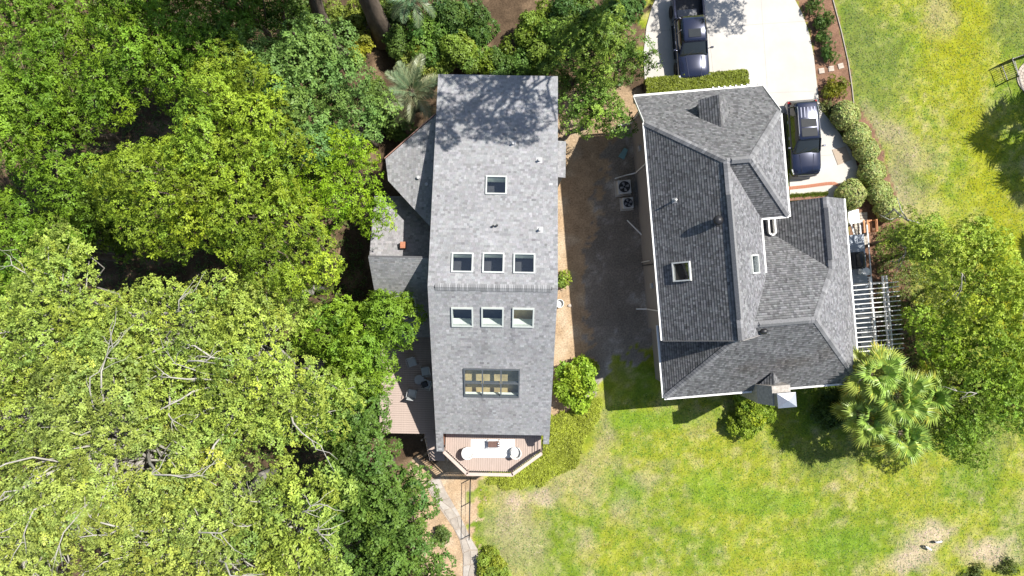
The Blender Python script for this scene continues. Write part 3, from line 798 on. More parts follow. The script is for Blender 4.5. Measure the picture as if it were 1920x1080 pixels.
for j in range(2): mb = MB(); mb.lathe([(.045, .401), (.05, .47), (.035, .475)], 10, .27, -.08 + .14 * j); mb.build('cup_ring', M_STEEL, t)
def tub_chair(px, py, rz, label):
    c = P(px, py, zd + .45); r = thing('tub_chair', label, 'chair', (c.x, c.y, zd + .003), rz, 'white tub chairs on the balcony')
    wm = mat('white_wicker', (.74, .73, .70), .7, var=.06, scale=20, bump=.3)
    mb = MB(); mb.lathe([(.20, .02), (.30, .05), (.34, .30), (.34, .36), (.30, .38)], 24); mb.build('seat_base', wm, r, smooth=True)
    mb = MB(); mb.lathe([(.02, .46), (.22, .45), (.29, .42), (.295, .37)], 24); mb.build('cushion', M_WHITE, r, smooth=True)
    mb = MB(); vs, fs = [], []; n_ = 22
    for i in range(n_ + 1):
        a = math.radians(-20 + 220 * i / n_); hh = .50 + .22 * math.sin(math.pi * i / n_)
        for rr, z_ in ((.33, .30), (.36, .34), (.385, hh), (.355, hh + .02), (.325, hh - .02), (.30, .34)): vs.append((rr * math.cos(a), rr * math.sin(a), z_))
    for i in range(n_):
        for j in range(6): fs.append((i * 6 + j, (i + 1) * 6 + j, (i + 1) * 6 + (j + 1) % 6, i * 6 + (j + 1) % 6))
    fs += [tuple(range(6)), tuple(range(n_ * 6 + 5, n_ * 6 - 1, -1))]
    mb.add(vs, fs); mb.build('backrest', wm, r, smooth=True)
tub_chair(877, 849, math.radians(150), 'round white tub chair at the end of the rug toward the trees')
tub_chair(966, 849, math.radians(-130), 'round white tub chair at the end of the rug toward the lawn')

# side deck under the trees
SD = thing('side_deck', 'weathered timber deck in the shade beside the long house', 'deck', (0, 0, 0), TH1)
bp = MB(); bp.box(-8.2, -4.24, -.064, .064, 2.93, 2.965); pb = None; v = -3.2; i = 0
while v > -9.3:
    if pb is None: pb = bp.build('board', M_DECKW, SD, loc=(0, v, 0))
    else: share(pb, 'board', SD, (0, v, random.uniform(0, .003)))
    v -= .14
for v in (-3.4, -5.3, -7.2, -9.1): mb = MB(); mb.box(-8.15, -4.3, v - .05, v + .05, 2.72, 2.925); mb.build('joist', M_DECKW, SD)
for u in (-8.0, -6.2, -4.5):
    for v in (-3.3, -9.0): mb = MB(); mb.box(u - .07, u + .07, v - .07, v + .07, 0, 2.71); mb.build('post', M_DECKW, SD)
ST = thing('wooden_steps', 'short flight of pinkish timber steps going down to the stone path', 'steps', (0, 0, 0), TH1)
for i in range(7):
    z_ = 2.75 - i * .38; v = -9.45 - i * .33
    mb = MB(); mb.box(-5.35 + i * .03, -4.35 + i * .01, v - .17, v + .15, z_ - .05, z_); mb.build('tread', M_DECKW, ST)
for u in (-5.40, -4.22): mb = MB(); mb.beam((u, -9.35, 2.62), (u + .1, -11.6, .12), .05, .24); mb.build('stringer', M_DECKW, ST)
for v, z_ in ((-9.6, 2.3), (-11.4, .2)): mb = MB(); mb.box(-5.52, -5.43, v - .045, v + .045, 0, z_ + 1.1); mb.build('post', M_BLACK, ST)
def lounge_chair(px, py, rz, label):
    c = P(px, py, 3.5); r = thing('patio_chair', label, 'chair', (c.x, c.y, 2.972), rz, 'pale patio chairs on the side deck')
    m_ = mat('pale_metal', (.45, .47, .47), .5, var=.06)
    mb = MB(); mb.box(-.25, .25, -.24, .24, .41, .45); mb.build('seat', m_, r, bevel=.02)
    mb = MB(); mb.beam((-.0, .25, .45), (0, .36, .88), .48, .035); mb.build('backrest', m_, r, bevel=.015)
    for sx in (-1, 1):
        mb = MB(); mb.tube([(sx * .29, -.22, 0), (sx * .29, -.22, .62), (sx * .29, .28, .64)], .018, 6); mb.build('arm', m_, r)
        for y in (-.22, .22): mb = MB(); mb.box(sx * .23 - .018, sx * .23 + .018, y - .018, y + .018, 0, .41); mb.build('leg', m_, r)
for (px, py, a, l) in ((772, 680, 20, 'pale patio chair on the side deck, under the overhanging branch'), (797, 697, -80, 'pale patio chair on the side deck, against the house wall beyond the dark cushion'),
                       (799, 721, -110, 'pale patio chair on the side deck holding the dark cushion'), (772, 738, 170, 'pale patio chair on the side deck, at the edge of the open boards')):
    lounge_chair(px, py, math.radians(a), l)
c = P(786, 712, 3.4); t = thing('patio_table', 'small round grey table between the pale patio chairs', 'table', (c.x, c.y, 2.972))
mb = MB(); mb.lathe([(.02, .42), (.30, .42), (.30, .45), (.02, .455)], 20); mb.build('tabletop', M_LEADG, t)
mb = MB(); mb.lathe([(.16, 0), (.16, .02), (.03, .04), (.03, .41)], 12); mb.build('pedestal', M_BLACK, t)
c = P(790, 720, 3.5); mb = MB(); mb.box(-.2, .2, -.18, .18, 0, .14)
tag(mb.build('cushion', M_BLACK, None, bevel=.05, loc=(c.x + .2, c.y - .02, 3.432), rz=.4), 'dark cushion lying on a pale patio chair', 'cushion')

# ------------------------------------------------------------------ hip-roofed house
TH2 = math.radians(4.8); FR2 = Matrix.Rotation(-TH2, 4, 'Z')
RH = thing('hip_roof_house', 'two storey grey house with steep dark shingle hip roofs and white gutters', 'house', (0, 0, 0), TH2)
G2 = (.185, .186, .190)
kw = dict(var=.12, expo=.165, wid=.15, band=.40, duo=.30)
rz_ = 10.4
pW = Plane([(8.38, -3.72, 6.9), (8.38, 8.8, 6.9), (11.72, 5.66, rz_), (11.72, -3.72, rz_)])
pE = Plane([(11.72, 5.66, rz_), (11.72, -3.72, rz_), (14.52, -3.72, 6.9), (14.52, 2.83, 6.9)])
pNo = Plane([(11.72, 5.66, rz_), (13.0, 5.66, rz_), (16.15, 8.8, 6.9), (16.15, 10.97, 4.48), (8.38, 10.97, 4.48), (8.38, 8.8, 6.9)])
pEw = Plane([(13.0, 5.66, rz_), (16.15, 8.8, 6.9), (16.15, 2.82, 6.9)])
pSo = Plane([(11.72, 5.66, rz_), (13.0, 5.66, rz_), (16.15, 2.82, 6.9), (14.52, 2.82, 6.9)])
hW = pW.rect(1263, 491, 1296, 527, FR2); pW.holes = [hW]
hE1 = pE.rect(1407, 478, 1420, 513, FR2); hE2 = None; pE.holes = [hE1]
roof(pW, RH, G2, seed=21, **kw); roof(pE, RH, (.225, .225, .235), seed=22, **kw); roof(pNo, RH, G2, seed=23, **kw); roof(pEw, RH, (.225, .225, .235), seed=24, **kw); roof(pSo, RH, G2, seed=25, **kw)  # same shingles; east slopes toned lighter, sunlight put into the colour
skylight(pW, hW, RH, frame_mat=mat('white_frame', (.62, .63, .60), .5), inner=mat('brown_blind', (.12, .085, .06), .7), depth=.12, h=.14)
skylight(pE, hE1, RH, frame_mat=mat('white_frame', (.6, .6, .6), .5), depth=.5, h=.12)
# lower roofs
ke = 1.03; zr2 = 8.93
lS = Plane([(8.66, -7.42, 4.6), (20.5, -7.42, 4.6), (16.3, -3.1, zr2), (12.95, -3.1, zr2)])
lW = Plane([(8.66, -7.42, 4.6), (12.95, -3.1, zr2), (12.95, -3.0, zr2), (8.66, -3.0, 4.6)])
lE = Plane([(20.5, -7.42, 4.6), (20.5, -.49, 4.6), (18.45, -.49, 6.71), (16.3, -3.1, 8.923)])
lE2 = Plane([(20.5, -.492, 4.6), (20.5, 3.72, 4.6), (18.45, 3.72, 6.71), (18.45, -.492, 6.71)])
lN = Plane([(12.4, -3.1, 8.93), (16.3, -3.1, 8.93), (18.45, -.49, 6.71), (16.1, 1.86, 4.71), (12.4, 1.86, 4.71)])
lNW = Plane([(18.45, 3.72, 6.71), (18.45, -.49, 6.71), (16.1, 1.86, 4.71), (16.1, 3.72, 4.71)])
lF = Plane([(13.9, 1.80, 4.74), (16.15, 1.80, 4.74), (16.15, 3.6, 4.2), (13.9, 3.6, 4.2)])
st_lS = [stain(lS, FR2, 1480, 680, 1.6, .7, (.78, .72, .66)), stain(lS, FR2, 1400, 690, .8, .6, (.82, .77, .72)), stain(lS, FR2, 1550, 660, .8, .9, (.86, .82, .78))]
for i, (pl_, g_) in enumerate(((lS, G2), (lW, G2), (lE, (.225, .225, .235)), (lE2, (.225, .225, .235)), (lN, G2), (lNW, G2), (lF, G2))): roof(pl_, RH, g_, seed=31 + i, stains=st_lS if pl_ is lS else (), **kw)  # lower east slopes also carry sunlight as a lighter shingle tone
CAPC = (.20, .20, .205)
for i, (a, b) in enumerate((((8.38, 8.8, 6.9), (11.72, 5.66, rz_)), ((16.15, 8.8, 6.9), (13.0, 5.66, rz_)), ((16.15, 2.82, 6.9), (13.0, 5.66, rz_)), ((11.72, -3.72, rz_), (11.72, 5.66, rz_)), ((11.72, 5.66, rz_), (13.0, 5.66, rz_)),
        ((8.66, -7.42, 4.6), (12.95, -3.1, zr2)), ((20.5, -7.42, 4.6), (16.3, -3.1, zr2)), ((12.7, -3.1, zr2), (16.3, -3.1, zr2)), ((18.45, -.49, 6.71), (16.3, -3.1, zr2)), ((18.45, 3.72, 6.71), (18.45, -.49, 6.71)))):
    caps(a, b, RH, CAPC, seed=50 + i)
# raised ridge vents
def ridge_vent(a, b, w=.16):
    a, b = Vector(a), Vector(b); d_ = (b - a).normalized(); s_ = d_.cross(Vector((0, 0, 1))).normalized() * w; u = Vector((0, 0, 1)); mb = MB()
    mb.add([a + u * .12, b + u * .12, a + s_ - u * .05, b + s_ - u * .05, a - s_ - u * .05, b - s_ - u * .05, a + s_ - u * .12, b + s_ - u * .12, a - s_ - u * .12, b - s_ - u * .12],
           [(0, 2, 3, 1), (0, 1, 5, 4), (2, 6, 7, 3), (4, 5, 9, 8), (0, 4, 8, 6, 2), (1, 3, 7, 9, 5)])
    return mb.build('ridge_vent', mat('vent_shingle', (.19, .19, .195), .9, var=.2, scale=12), RH)
ridge_vent((11.72, -2.6, rz_ + .02), (11.72, 3.9, rz_ + .02)); ridge_vent((13.2, -3.1, zr2 + .02), (15.9, -3.1, zr2 + .02)); ridge_vent((11.95, 5.66, rz_ + .02), (12.9, 5.66, rz_ + .02)); ridge_vent((18.45, .1, 6.73), (18.45, 3.1, 6.73))
# dormer on the front slope
zn = lambda v: rz_ - (v - 5.66) * (rz_ - 6.9) / 3.14
d0, d1, dz_ = 9.82, 7.98, zn(7.98)
dW = Plane([(12.41, d1, dz_), (12.41, d0, dz_), (11.52, d0, 6.93), (11.52, 8.76, 6.93)]); dE = Plane([(12.41, d1, dz_), (12.41, d0, dz_), (13.18, d0, 6.93), (13.18, 8.76, 6.93)])
for i, pl_ in enumerate((dW, dE)): roof(pl_, RH, G2, seed=61 + i, thick=.06, **kw)
mb = MB(); mb.add([(11.65, 9.72, zn(9.72) - .1), (13.07, 9.72, zn(9.72) - .1), (13.07, 9.72, 6.94), (12.41, 9.72, dz_ - .10), (11.65, 9.72, 6.94)], [(0, 1, 2, 3, 4)])
mb.add([(11.66, 9.72, zn(9.72) - .2), (11.66, 9.72, 6.9), (11.66, 8.9, 6.9), (11.66, 8.9, zn(8.9) - .2)], [(0, 1, 2, 3)]); mb.add([(13.06, 9.72, zn(9.72) - .2), (13.06, 9.72, 6.9), (13.06, 8.9, 6.9), (13.06, 8.9, zn(8.9) - .2)], [(3, 2, 1, 0)])
mb.build('dormer_wall', M_SIDING, RH)
# walls
def wallbox(x0, x1, y0, y1, z0, z1, m=M_SIDING): mb = MB(); mb.box(x0, x1, y0, y1, z0, z1); return mb.build('wall', m, RH)
t = .15
side_wall(8.92, 9.07, [(10.55, 0), (10.55, 4.55), (8.6, 6.55), (-3.42, 6.55), (-3.42, 0)], RH, M_SIDING)
side_wall(15.6, 15.75, [(10.55, 0), (10.55, 4.55), (8.6, 6.55), (3.3, 6.55), (3.3, 0)], RH, M_SIDING)
wallbox(9.07, 15.6, 10.40, 10.55, 0, 4.5); wallbox(14.1, 15.6, 3.30, 3.45, 0, 6.5); wallbox(14.0, 14.15, -3.3, 3.29, 0, 6.5)
mb = MB(); mb.add([(x_, v_, z_) for v_ in (-3.42, -3.27) for x_, z_ in ((9.07, 0), (14.0, 0), (14.0, 6.6), (13.9, 7.4), (11.72, 10.2), (9.07, 7.3))],
                  [(0, 1, 2, 3, 4, 5), (11, 10, 9, 8, 7, 6)] + [((i + 1) % 6, i, 6 + i, 6 + (i + 1) % 6) for i in range(6)]); mb.build('wall', M_SIDING, RH)
wallbox(9.12, 20.05, -6.90, -6.75, 0, 4.45); wallbox(9.12, 9.27, -6.74, -3.45, 0, 4.5); wallbox(19.9, 20.05, -6.74, 3.25, 0, 4.5); wallbox(16.2, 20.05, 3.26, 3.41, 0, 4.5)
mb = MB(); mb.add([(16.2, 3.3, 4.5), (20.0, 3.3, 4.5), (20.0, 3.3, 4.75), (18.45, 3.3, 6.5), (16.2, 3.3, 4.7)], [(0, 1, 2, 3, 4)]); mb.add([(16.2, 3.42, 4.5), (20.0, 3.42, 4.5), (20.0, 3.42, 4.75), (18.45, 3.42, 6.5), (16.2, 3.42, 4.7)], [(4, 3, 2, 1, 0)]); mb.build('gable', M_SIDING, RH)
for v in (7.6, -1.6): wall_window(RH, (8.92, v, 4.2), .9, 1.5, 'v', -1)
for u in (11.2, 17.5): wall_window(RH, (u, -6.9, 1.2), 1.5, 1.6, 'u', -1)
# gutters along the eaves
def gutter(a, b, parent=RH, o=(0, 0, 0)):
    a, b = Vector(a) + Vector(o), Vector(b) + Vector(o); mb = MB(); mb.beam(a, b, .12, .10); return mb.build('gutter', M_WHITE, parent)
gutter((8.31, -3.72, 6.80), (8.31, 8.8, 6.80)); gutter((8.38, 11.04, 4.40), (16.15, 11.04, 4.40)); gutter((16.22, 8.7, 6.80), (16.22, 2.75, 6.80)); gutter((14.60, 2.75, 6.80), (16.16, 2.75, 6.80)); gutter((14.59, 2.69, 6.80), (14.59, -.35, 6.80))
gutter((8.59, -7.42, 4.5), (8.59, -3.0, 4.5)); gutter((8.66, -7.49, 4.5), (14.0, -7.49, 4.5)); gutter((15.75, -7.49, 4.5), (20.5, -7.49, 4.5)); gutter((20.57, -7.42, 4.5), (20.57, 3.72, 4.5))
mb = MB(); mb.beam((8.32, 8.84, 6.84), (8.32, 10.97, 4.46), .04, .16); mb.build('rake_board', M_WHITE, RH)
mb = MB(); mb.beam((16.21, 8.84, 6.84), (16.21, 10.97, 4.46), .04, .16); mb.build('rake_board', M_WHITE, RH)
mb = MB(); mb.beam((8.4, -3.75, 6.86), (11.7, -3.75, 10.3), .04, .18); mb.build('rake_board', M_SIDING, RH)
mb = MB(); mb.beam((14.5, -3.75, 6.86), (11.74, -3.75, 10.3), .04, .18); mb.build('rake_board', M_SIDING, RH)
for y0 in np.linspace(13.2, 16.0, 9): mb = MB(); mb.box(y0 - .05, y0 + .05, 11.07, 11.16, 4.44, 4.52); mb.build('rafter_tail', M_WHITE, RH)
# chimney chase with its sloped shoulder and metal cover
mb = MB(); X0, X1 = 14.05, 15.62
mb.add([(X0, -6.95, 0), (X0, -8.1, 0), (X1, -8.1, 0), (X1, -6.95, 0), (X0, -6.95, 5.25), (X0, -8.1, 5.25), (14.55, -8.1, 6.35), (X1, -8.1, 6.35), (X1, -6.95, 6.35), (14.55, -6.95, 6.35)],
       [(0, 1, 5, 4), (1, 2, 7, 6, 5), (2, 3, 8, 7), (3, 0, 4, 9, 8), (4, 5, 6, 9), (6, 7, 8, 9), (3, 2, 1, 0)])
M_CHIM = mat('chimney_stone', (.40, .37, .33), .9, var=.25, scale=6, bump=.4); CH = mb.build('chimney', M_CHIM, RH)
mb = MB(); mb.box(14.60, X1 - .03, -8.07, -7.35, 6.352, 6.95); mb.build('flue', mat('flue_grey', (.22, .22, .22), .7), CH)
mb = MB(); x0, x1, y0, y1 = 14.57, X1 + .02, -8.12, -7.28
mb.add([(x0, y0, 6.96), (x1, y0, 6.96), (x1, y1, 6.96), (x0, y1, 6.96), (x0, y0, 7.03), (x1, y0, 7.03), (x1, y1, 7.03), (x0, y1, 7.03), ((x0 + x1) / 2, (y0 + y1) / 2, 7.22)],
       [(3, 2, 1, 0), (0, 1, 5, 4), (1, 2, 6, 5), (2, 3, 7, 6), (3, 0, 4, 7), (4, 5, 8), (5, 6, 8), (6, 7, 8), (7, 4, 8)]); mb.build('metal_cover', M_STEEL, CH)
ck = Plane([(14.85, -6.95, 6.0), (14.85, -6.2, 5.95), (14.2, -6.95, 5.35)]); ck2 = Plane([(14.85, -6.95, 6.0), (14.85, -6.2, 5.95), (15.5, -6.95, 5.35)])
for i, pl_ in enumerate((ck, ck2)): roof(pl_, RH, G2, seed=71 + i, thick=.05, **kw)
# vents on its roofs
pipe_vent(pW, 1265, 376, FR2, RH, .05, .42, M_WHITE)
p = pW.hit(1343, 414, FR2); mb = MB(); mb.lathe([(.12, p.z - .15), (.12, p.z + .25), (.24, p.z + .27), (.26, p.z + .38), (.20, p.z + .50), (.02, p.z + .55)], 20, p.x, p.y); mb.build('turbine_vent', M_BLACK, RH, smooth=True)
p = lS.hit(1431, 621, FR2); mb = MB(); mb.tube([p + Vector((-.22, -.02, .07)), p + Vector((-.1, 0, .10)), p + Vector((.1, 0, .10)), p + Vector((.22, .02, .07))], [.06, .16, .16, .06], 12); mb.build('box_vent', M_BLACK, RH, smooth=True)
# white framed roof light and window in the inner corner
p = lF.hit(1443, 424, FR2); mb = MB()
for a, b, w_ in (((-.19, -.45), (-.19, .5), .09), ((.19, -.45), (.19, .5), .09), ((-.19, -.45), (0, -.58), .09), ((0, -.58), (.19, -.45), .09)): mb.beam((p.x + a[0], p.y + a[1], p.z + .25), (p.x + b[0], p.y + b[1], p.z + .25), w_, .36)
rl = mb.build('roof_light', M_WHITE, RH); mb = MB(); mb.box(p.x - .15, p.x + .15, p.y - .5, p.y + .5, p.z + .05, p.z + .12); mb.build('pane', M_DARK, rl)
wall_window(RH, (14.16, 2.0, 4.95), .8, 1.3, 'v', 1)
# downpipes on the shaded wall
def pipe(pts, r=.045, name='downpipe', m=M_WHITE): mb = MB(); mb.tube(pts, r, 8); return mb.build(name, m, RH)
pipe([(8.31, 7.0, 6.76), (8.45, 7.0, 6.4), (8.84, 6.95, 6.0), (8.84, 6.95, .5), (8.3, 6.9, .22), (7.5, 6.75, .12)]); pipe([(8.6, 10.9, 4.36), (8.84, 10.3, 4.0), (8.84, 10.3, .45), (8.0, 10.25, .15)])
pipe([(8.31, -2.2, 6.76), (8.84, -2.15, 6.3), (8.84, -2.15, .5), (8.2, -2.1, .15)]); pipe([(8.84, 1.0, 2.6), (8.84, 1.0, .1)], .03); pipe([(8.84, .75, 3.6), (8.84, .75, .1)], .03, m=M_BLACK)
for v, z_ in ((8.2, 2.2), (-.6, 2.4)): mb = MB(); mb.box(8.78, 8.915, v - .16, v + .16, z_, z_ + .42); mb.build('meter_box', M_LEADG, RH, bevel=.01)

# ------------------------------------------------------------------ vehicles
PAINT = mat('navy_paint', (.014, .019, .045), .2, metal=.4, var=.06, scale=2, spec=.6, coat=1.0)
CARGL = mat('car_glass', (.018, .022, .022), .04, var=.1, spec=.9)
CHROME = mat('chrome', (.62, .62, .62), .15, metal=1.0, var=.05)
PLASTIC = mat('black_plastic', (.03, .03, .032), .6, var=.1)
RED = mat('tail_red', (.35, .02, .02), .25, var=.1)
LAMP = mat('lamp_clear', (.55, .57, .58), .12, var=.05, spec=.8)
def loft(secs):
    """secs: list of (y, half profile [(x,z)...] from the bottom centre round to the top centre)"""
    mb = MB(); vs = []; fs = []; rings = []
    for y, hp in secs:
        ring = [(x, y, z) for x, z in hp] + [(-x, y, z) for x, z in hp[-2:0:-1]]
        rings.append(len(ring)); vs += ring
    n_ = rings[0]
    for i in range(len(secs) - 1):
        for j in range(n_): fs.append((i * n_ + j, i * n_ + (j + 1) % n_, (i + 1) * n_ + (j + 1) % n_, (i + 1) * n_ + j))
    fs += [tuple(range(n_ - 1, -1, -1)), tuple(range((len(secs) - 1) * n_, len(secs) * n_))]
    return mb.add(vs, fs)
def wheel(root, x, y, r=.39, w=.27):
    sx = 1 if x > 0 else -1
    mb = MB(); prof_ = [(r * .62, -w / 2), (r * .95, -w / 2), (r, -w / 2 + .04), (r, w / 2 - .04), (r * .95, w / 2), (r * .62, w / 2)]
    mb.lathe(prof_, 24); mb.v = [(x + v[2], y + v[0], r + v[1]) for v in mb.v]; wo = mb.build('wheel', RUB, root)
    rb = MB(); rb.lathe([(.04, w * .40), (r * .3, w * .38), (r * .58, w * .46), (r * .61, w * .5), (r * .61, -w * .5)], 20); rb.v = [(x + v[2] * sx, y + v[0], r + v[1]) for v in rb.v]; rb.build('rim', CHROME, wo)
RUB = M_RUBBER
def body_sec(y, w, zb, belt, top, crown=.03):
    return (y, [(0, zb), (w * .86, zb), (w * .97, zb + .12), (w, zb + .32), (w, belt - .22), (w * .985, belt - .10), (w * .95, belt - .03), (w * .88, belt + .005), (w * .6, top), (w * .3, top + crown * .8), (0, top + crown)])
def mirror_(root, x, y, z):
    sx = 1 if x > 0 else -1; mb = MB()
    mb.beam((x - sx * .16, y, z - .03), (x, y + .03, z), .05, .05); mb.box(min(x, x + sx * .18), max(x, x + sx * .18), y - .02, y + .09, z - .07, z + .11); mb.build('side_mirror', PAINT, root, bevel=.02)
def suv():
    r = thing('sport_utility_vehicle', 'dark blue sport utility vehicle with roof rails parked beside the grey house', 'car', (P(1500, 255, .9).x + .22, 9.93, .072), math.radians(4.5))
    # front faces -y
    S_ = [body_sec(-2.50, .70, .42, .72, .70, .01), body_sec(-2.46, .84, .34, .84, .82, .02), body_sec(-2.30, .95, .30, .96, .99, .03), body_sec(-1.9, .99, .28, 1.02, 1.06, .035), body_sec(-1.35, 1.0, .28, 1.06, 1.10, .035), body_sec(-.95, 1.0, .28, 1.08, 1.12, .03),
          body_sec(-.3, 1.0, .28, 1.09, 1.10, .02), body_sec(.8, 1.0, .28, 1.10, 1.11, .02), body_sec(1.7, .99, .30, 1.12, 1.13, .02), body_sec(2.2, .96, .34, 1.10, 1.11, .02), body_sec(2.40, .90, .40, 1.05, 1.06, .01), body_sec(2.46, .80, .46, .95, .95, .01)]
    loft(S_).build('body', PAINT, r, smooth=True)
    def gh(y, w0, w1, z1, z0=1.06): return (y, [(0, z0), (w0, z0), (w0 * .99, z0 + .05), (w1 + .05, z1 - .10), (w1, z1 - .03), (w1 * .8, z1), (0, z1 + .01)])
    loft([gh(-1.10, .86, .84, 1.12), gh(-.95, .90, .85, 1.17), gh(-.25, .91, .73, 1.74), gh(.3, .91, .74, 1.79), gh(1.3, .90, .73, 1.79), gh(2.0, .88, .70, 1.72), gh(2.36, .84, .72, 1.22)]).build('glasshouse', CARGL, r, smooth=True)
    def rf(y, w, z): return (y, [(0, z - .03), (w * .98, z - .05), (w, z - .02), (w * .82, z + .012), (0, z + .025)])
    loft([rf(-.34, .70, 1.70), rf(-.18, .72, 1.765), rf(.3, .735, 1.80), rf(1.3, .725, 1.80), rf(2.0, .70, 1.745), rf(2.14, .68, 1.71)]).build('roof_panel', PAINT, r, smooth=True)
    for y0, y1 in ((-.12, .42), (.50, 1.02)): mb = MB(); mb.box(-.50, .50, y0, y1, 1.815, 1.834); mb.build('sunroof', CARGL, r)
    for k_ in range(5): mb = MB(); x = -.44 + k_ * .22; mb.box(x - .035, x + .035, 1.12, 1.78, 1.80, 1.822); mb.build('roof_rib', PAINT, r)
    for sx in (-1, 1):
        mb = MB(); mb.tube([(sx * .68, -.05, 1.78), (sx * .68, .08, 1.85), (sx * .67, 1.7, 1.85), (sx * .66, 1.85, 1.77)], .022, 6); mb.build('roof_rail', CHROME, r)
        for y in (.35, 1.28): mb = MB(); mb.beam((sx * .915, y, 1.10), (sx * .775, y + .02, 1.74), .03, .10); mb.build('pillar', PAINT, r)
        mb = MB(); mb.beam((sx * .90, -1.0, 1.13), (sx * .73, -.28, 1.74), .06, .05); mb.build('pillar', PAINT, r)
        mb = MB(); mb.beam((sx * .885, 1.95, 1.12), (sx * .745, 1.9, 1.71), .04, .22); mb.build('pillar', PAINT, r)
        mirror_(r, sx * 1.06, -.72, 1.18)
        mb = MB(); mb.beam((sx * .86, -2.36, .86), (sx * .965, -2.05, .93), .06, .12); mb.build('headlight', LAMP, r)
        mb = MB(); mb.beam((sx * .90, 2.30, 1.12), (sx * .86, 2.38, .80), .10, .14); mb.build('tail_light', RED, r)
        mb = MB(); mb.box(sx * .965 - .05, sx * .965 + .05, -1.5, 1.5, .30, .36); mb.build('side_sill', PLASTIC, r)
        for y in (-.1, .95): mb = MB(); mb.box(min(sx * .985, sx * 1.015), max(sx * .985, sx * 1.015), y, y + .2, .93, .96); mb.build('door_handle', CHROME, r)
        for y in (-1.55, 1.45): wheel(r, sx * .87, y)
        mb = MB(); mb.beam((sx * .35, -2.3, 1.035), (sx * .46, -1.15, 1.152), .02, .02); mb.build('bonnet_crease', PAINT, r)
    mb = MB(); mb.box(-.55, .55, -2.53, -2.44, .55, .80); mb.build('grille', PLASTIC, r, bevel=.02)
    mb = MB(); mb.tube([(-.93, -2.22, .46), (-.80, -2.46, .45), (0, -2.54, .44), (.80, -2.46, .45), (.93, -2.22, .46)], .09, 8); mb.build('bumper', mat('silver_bumper', (.32, .32, .33), .35, metal=.5), r, smooth=True)
    mb = MB(); mb.tube([(-.90, 2.28, .52), (-.75, 2.46, .52), (.75, 2.46, .52), (.90, 2.28, .52)], .09, 8); mb.build('bumper', PAINT, r, smooth=True)
    for sx in (-.45, .3): mb = MB(); mb.beam((sx, -1.04, 1.15), (sx + .45, -.78, 1.335), .02, .015); mb.build('wiper', PLASTIC, r)
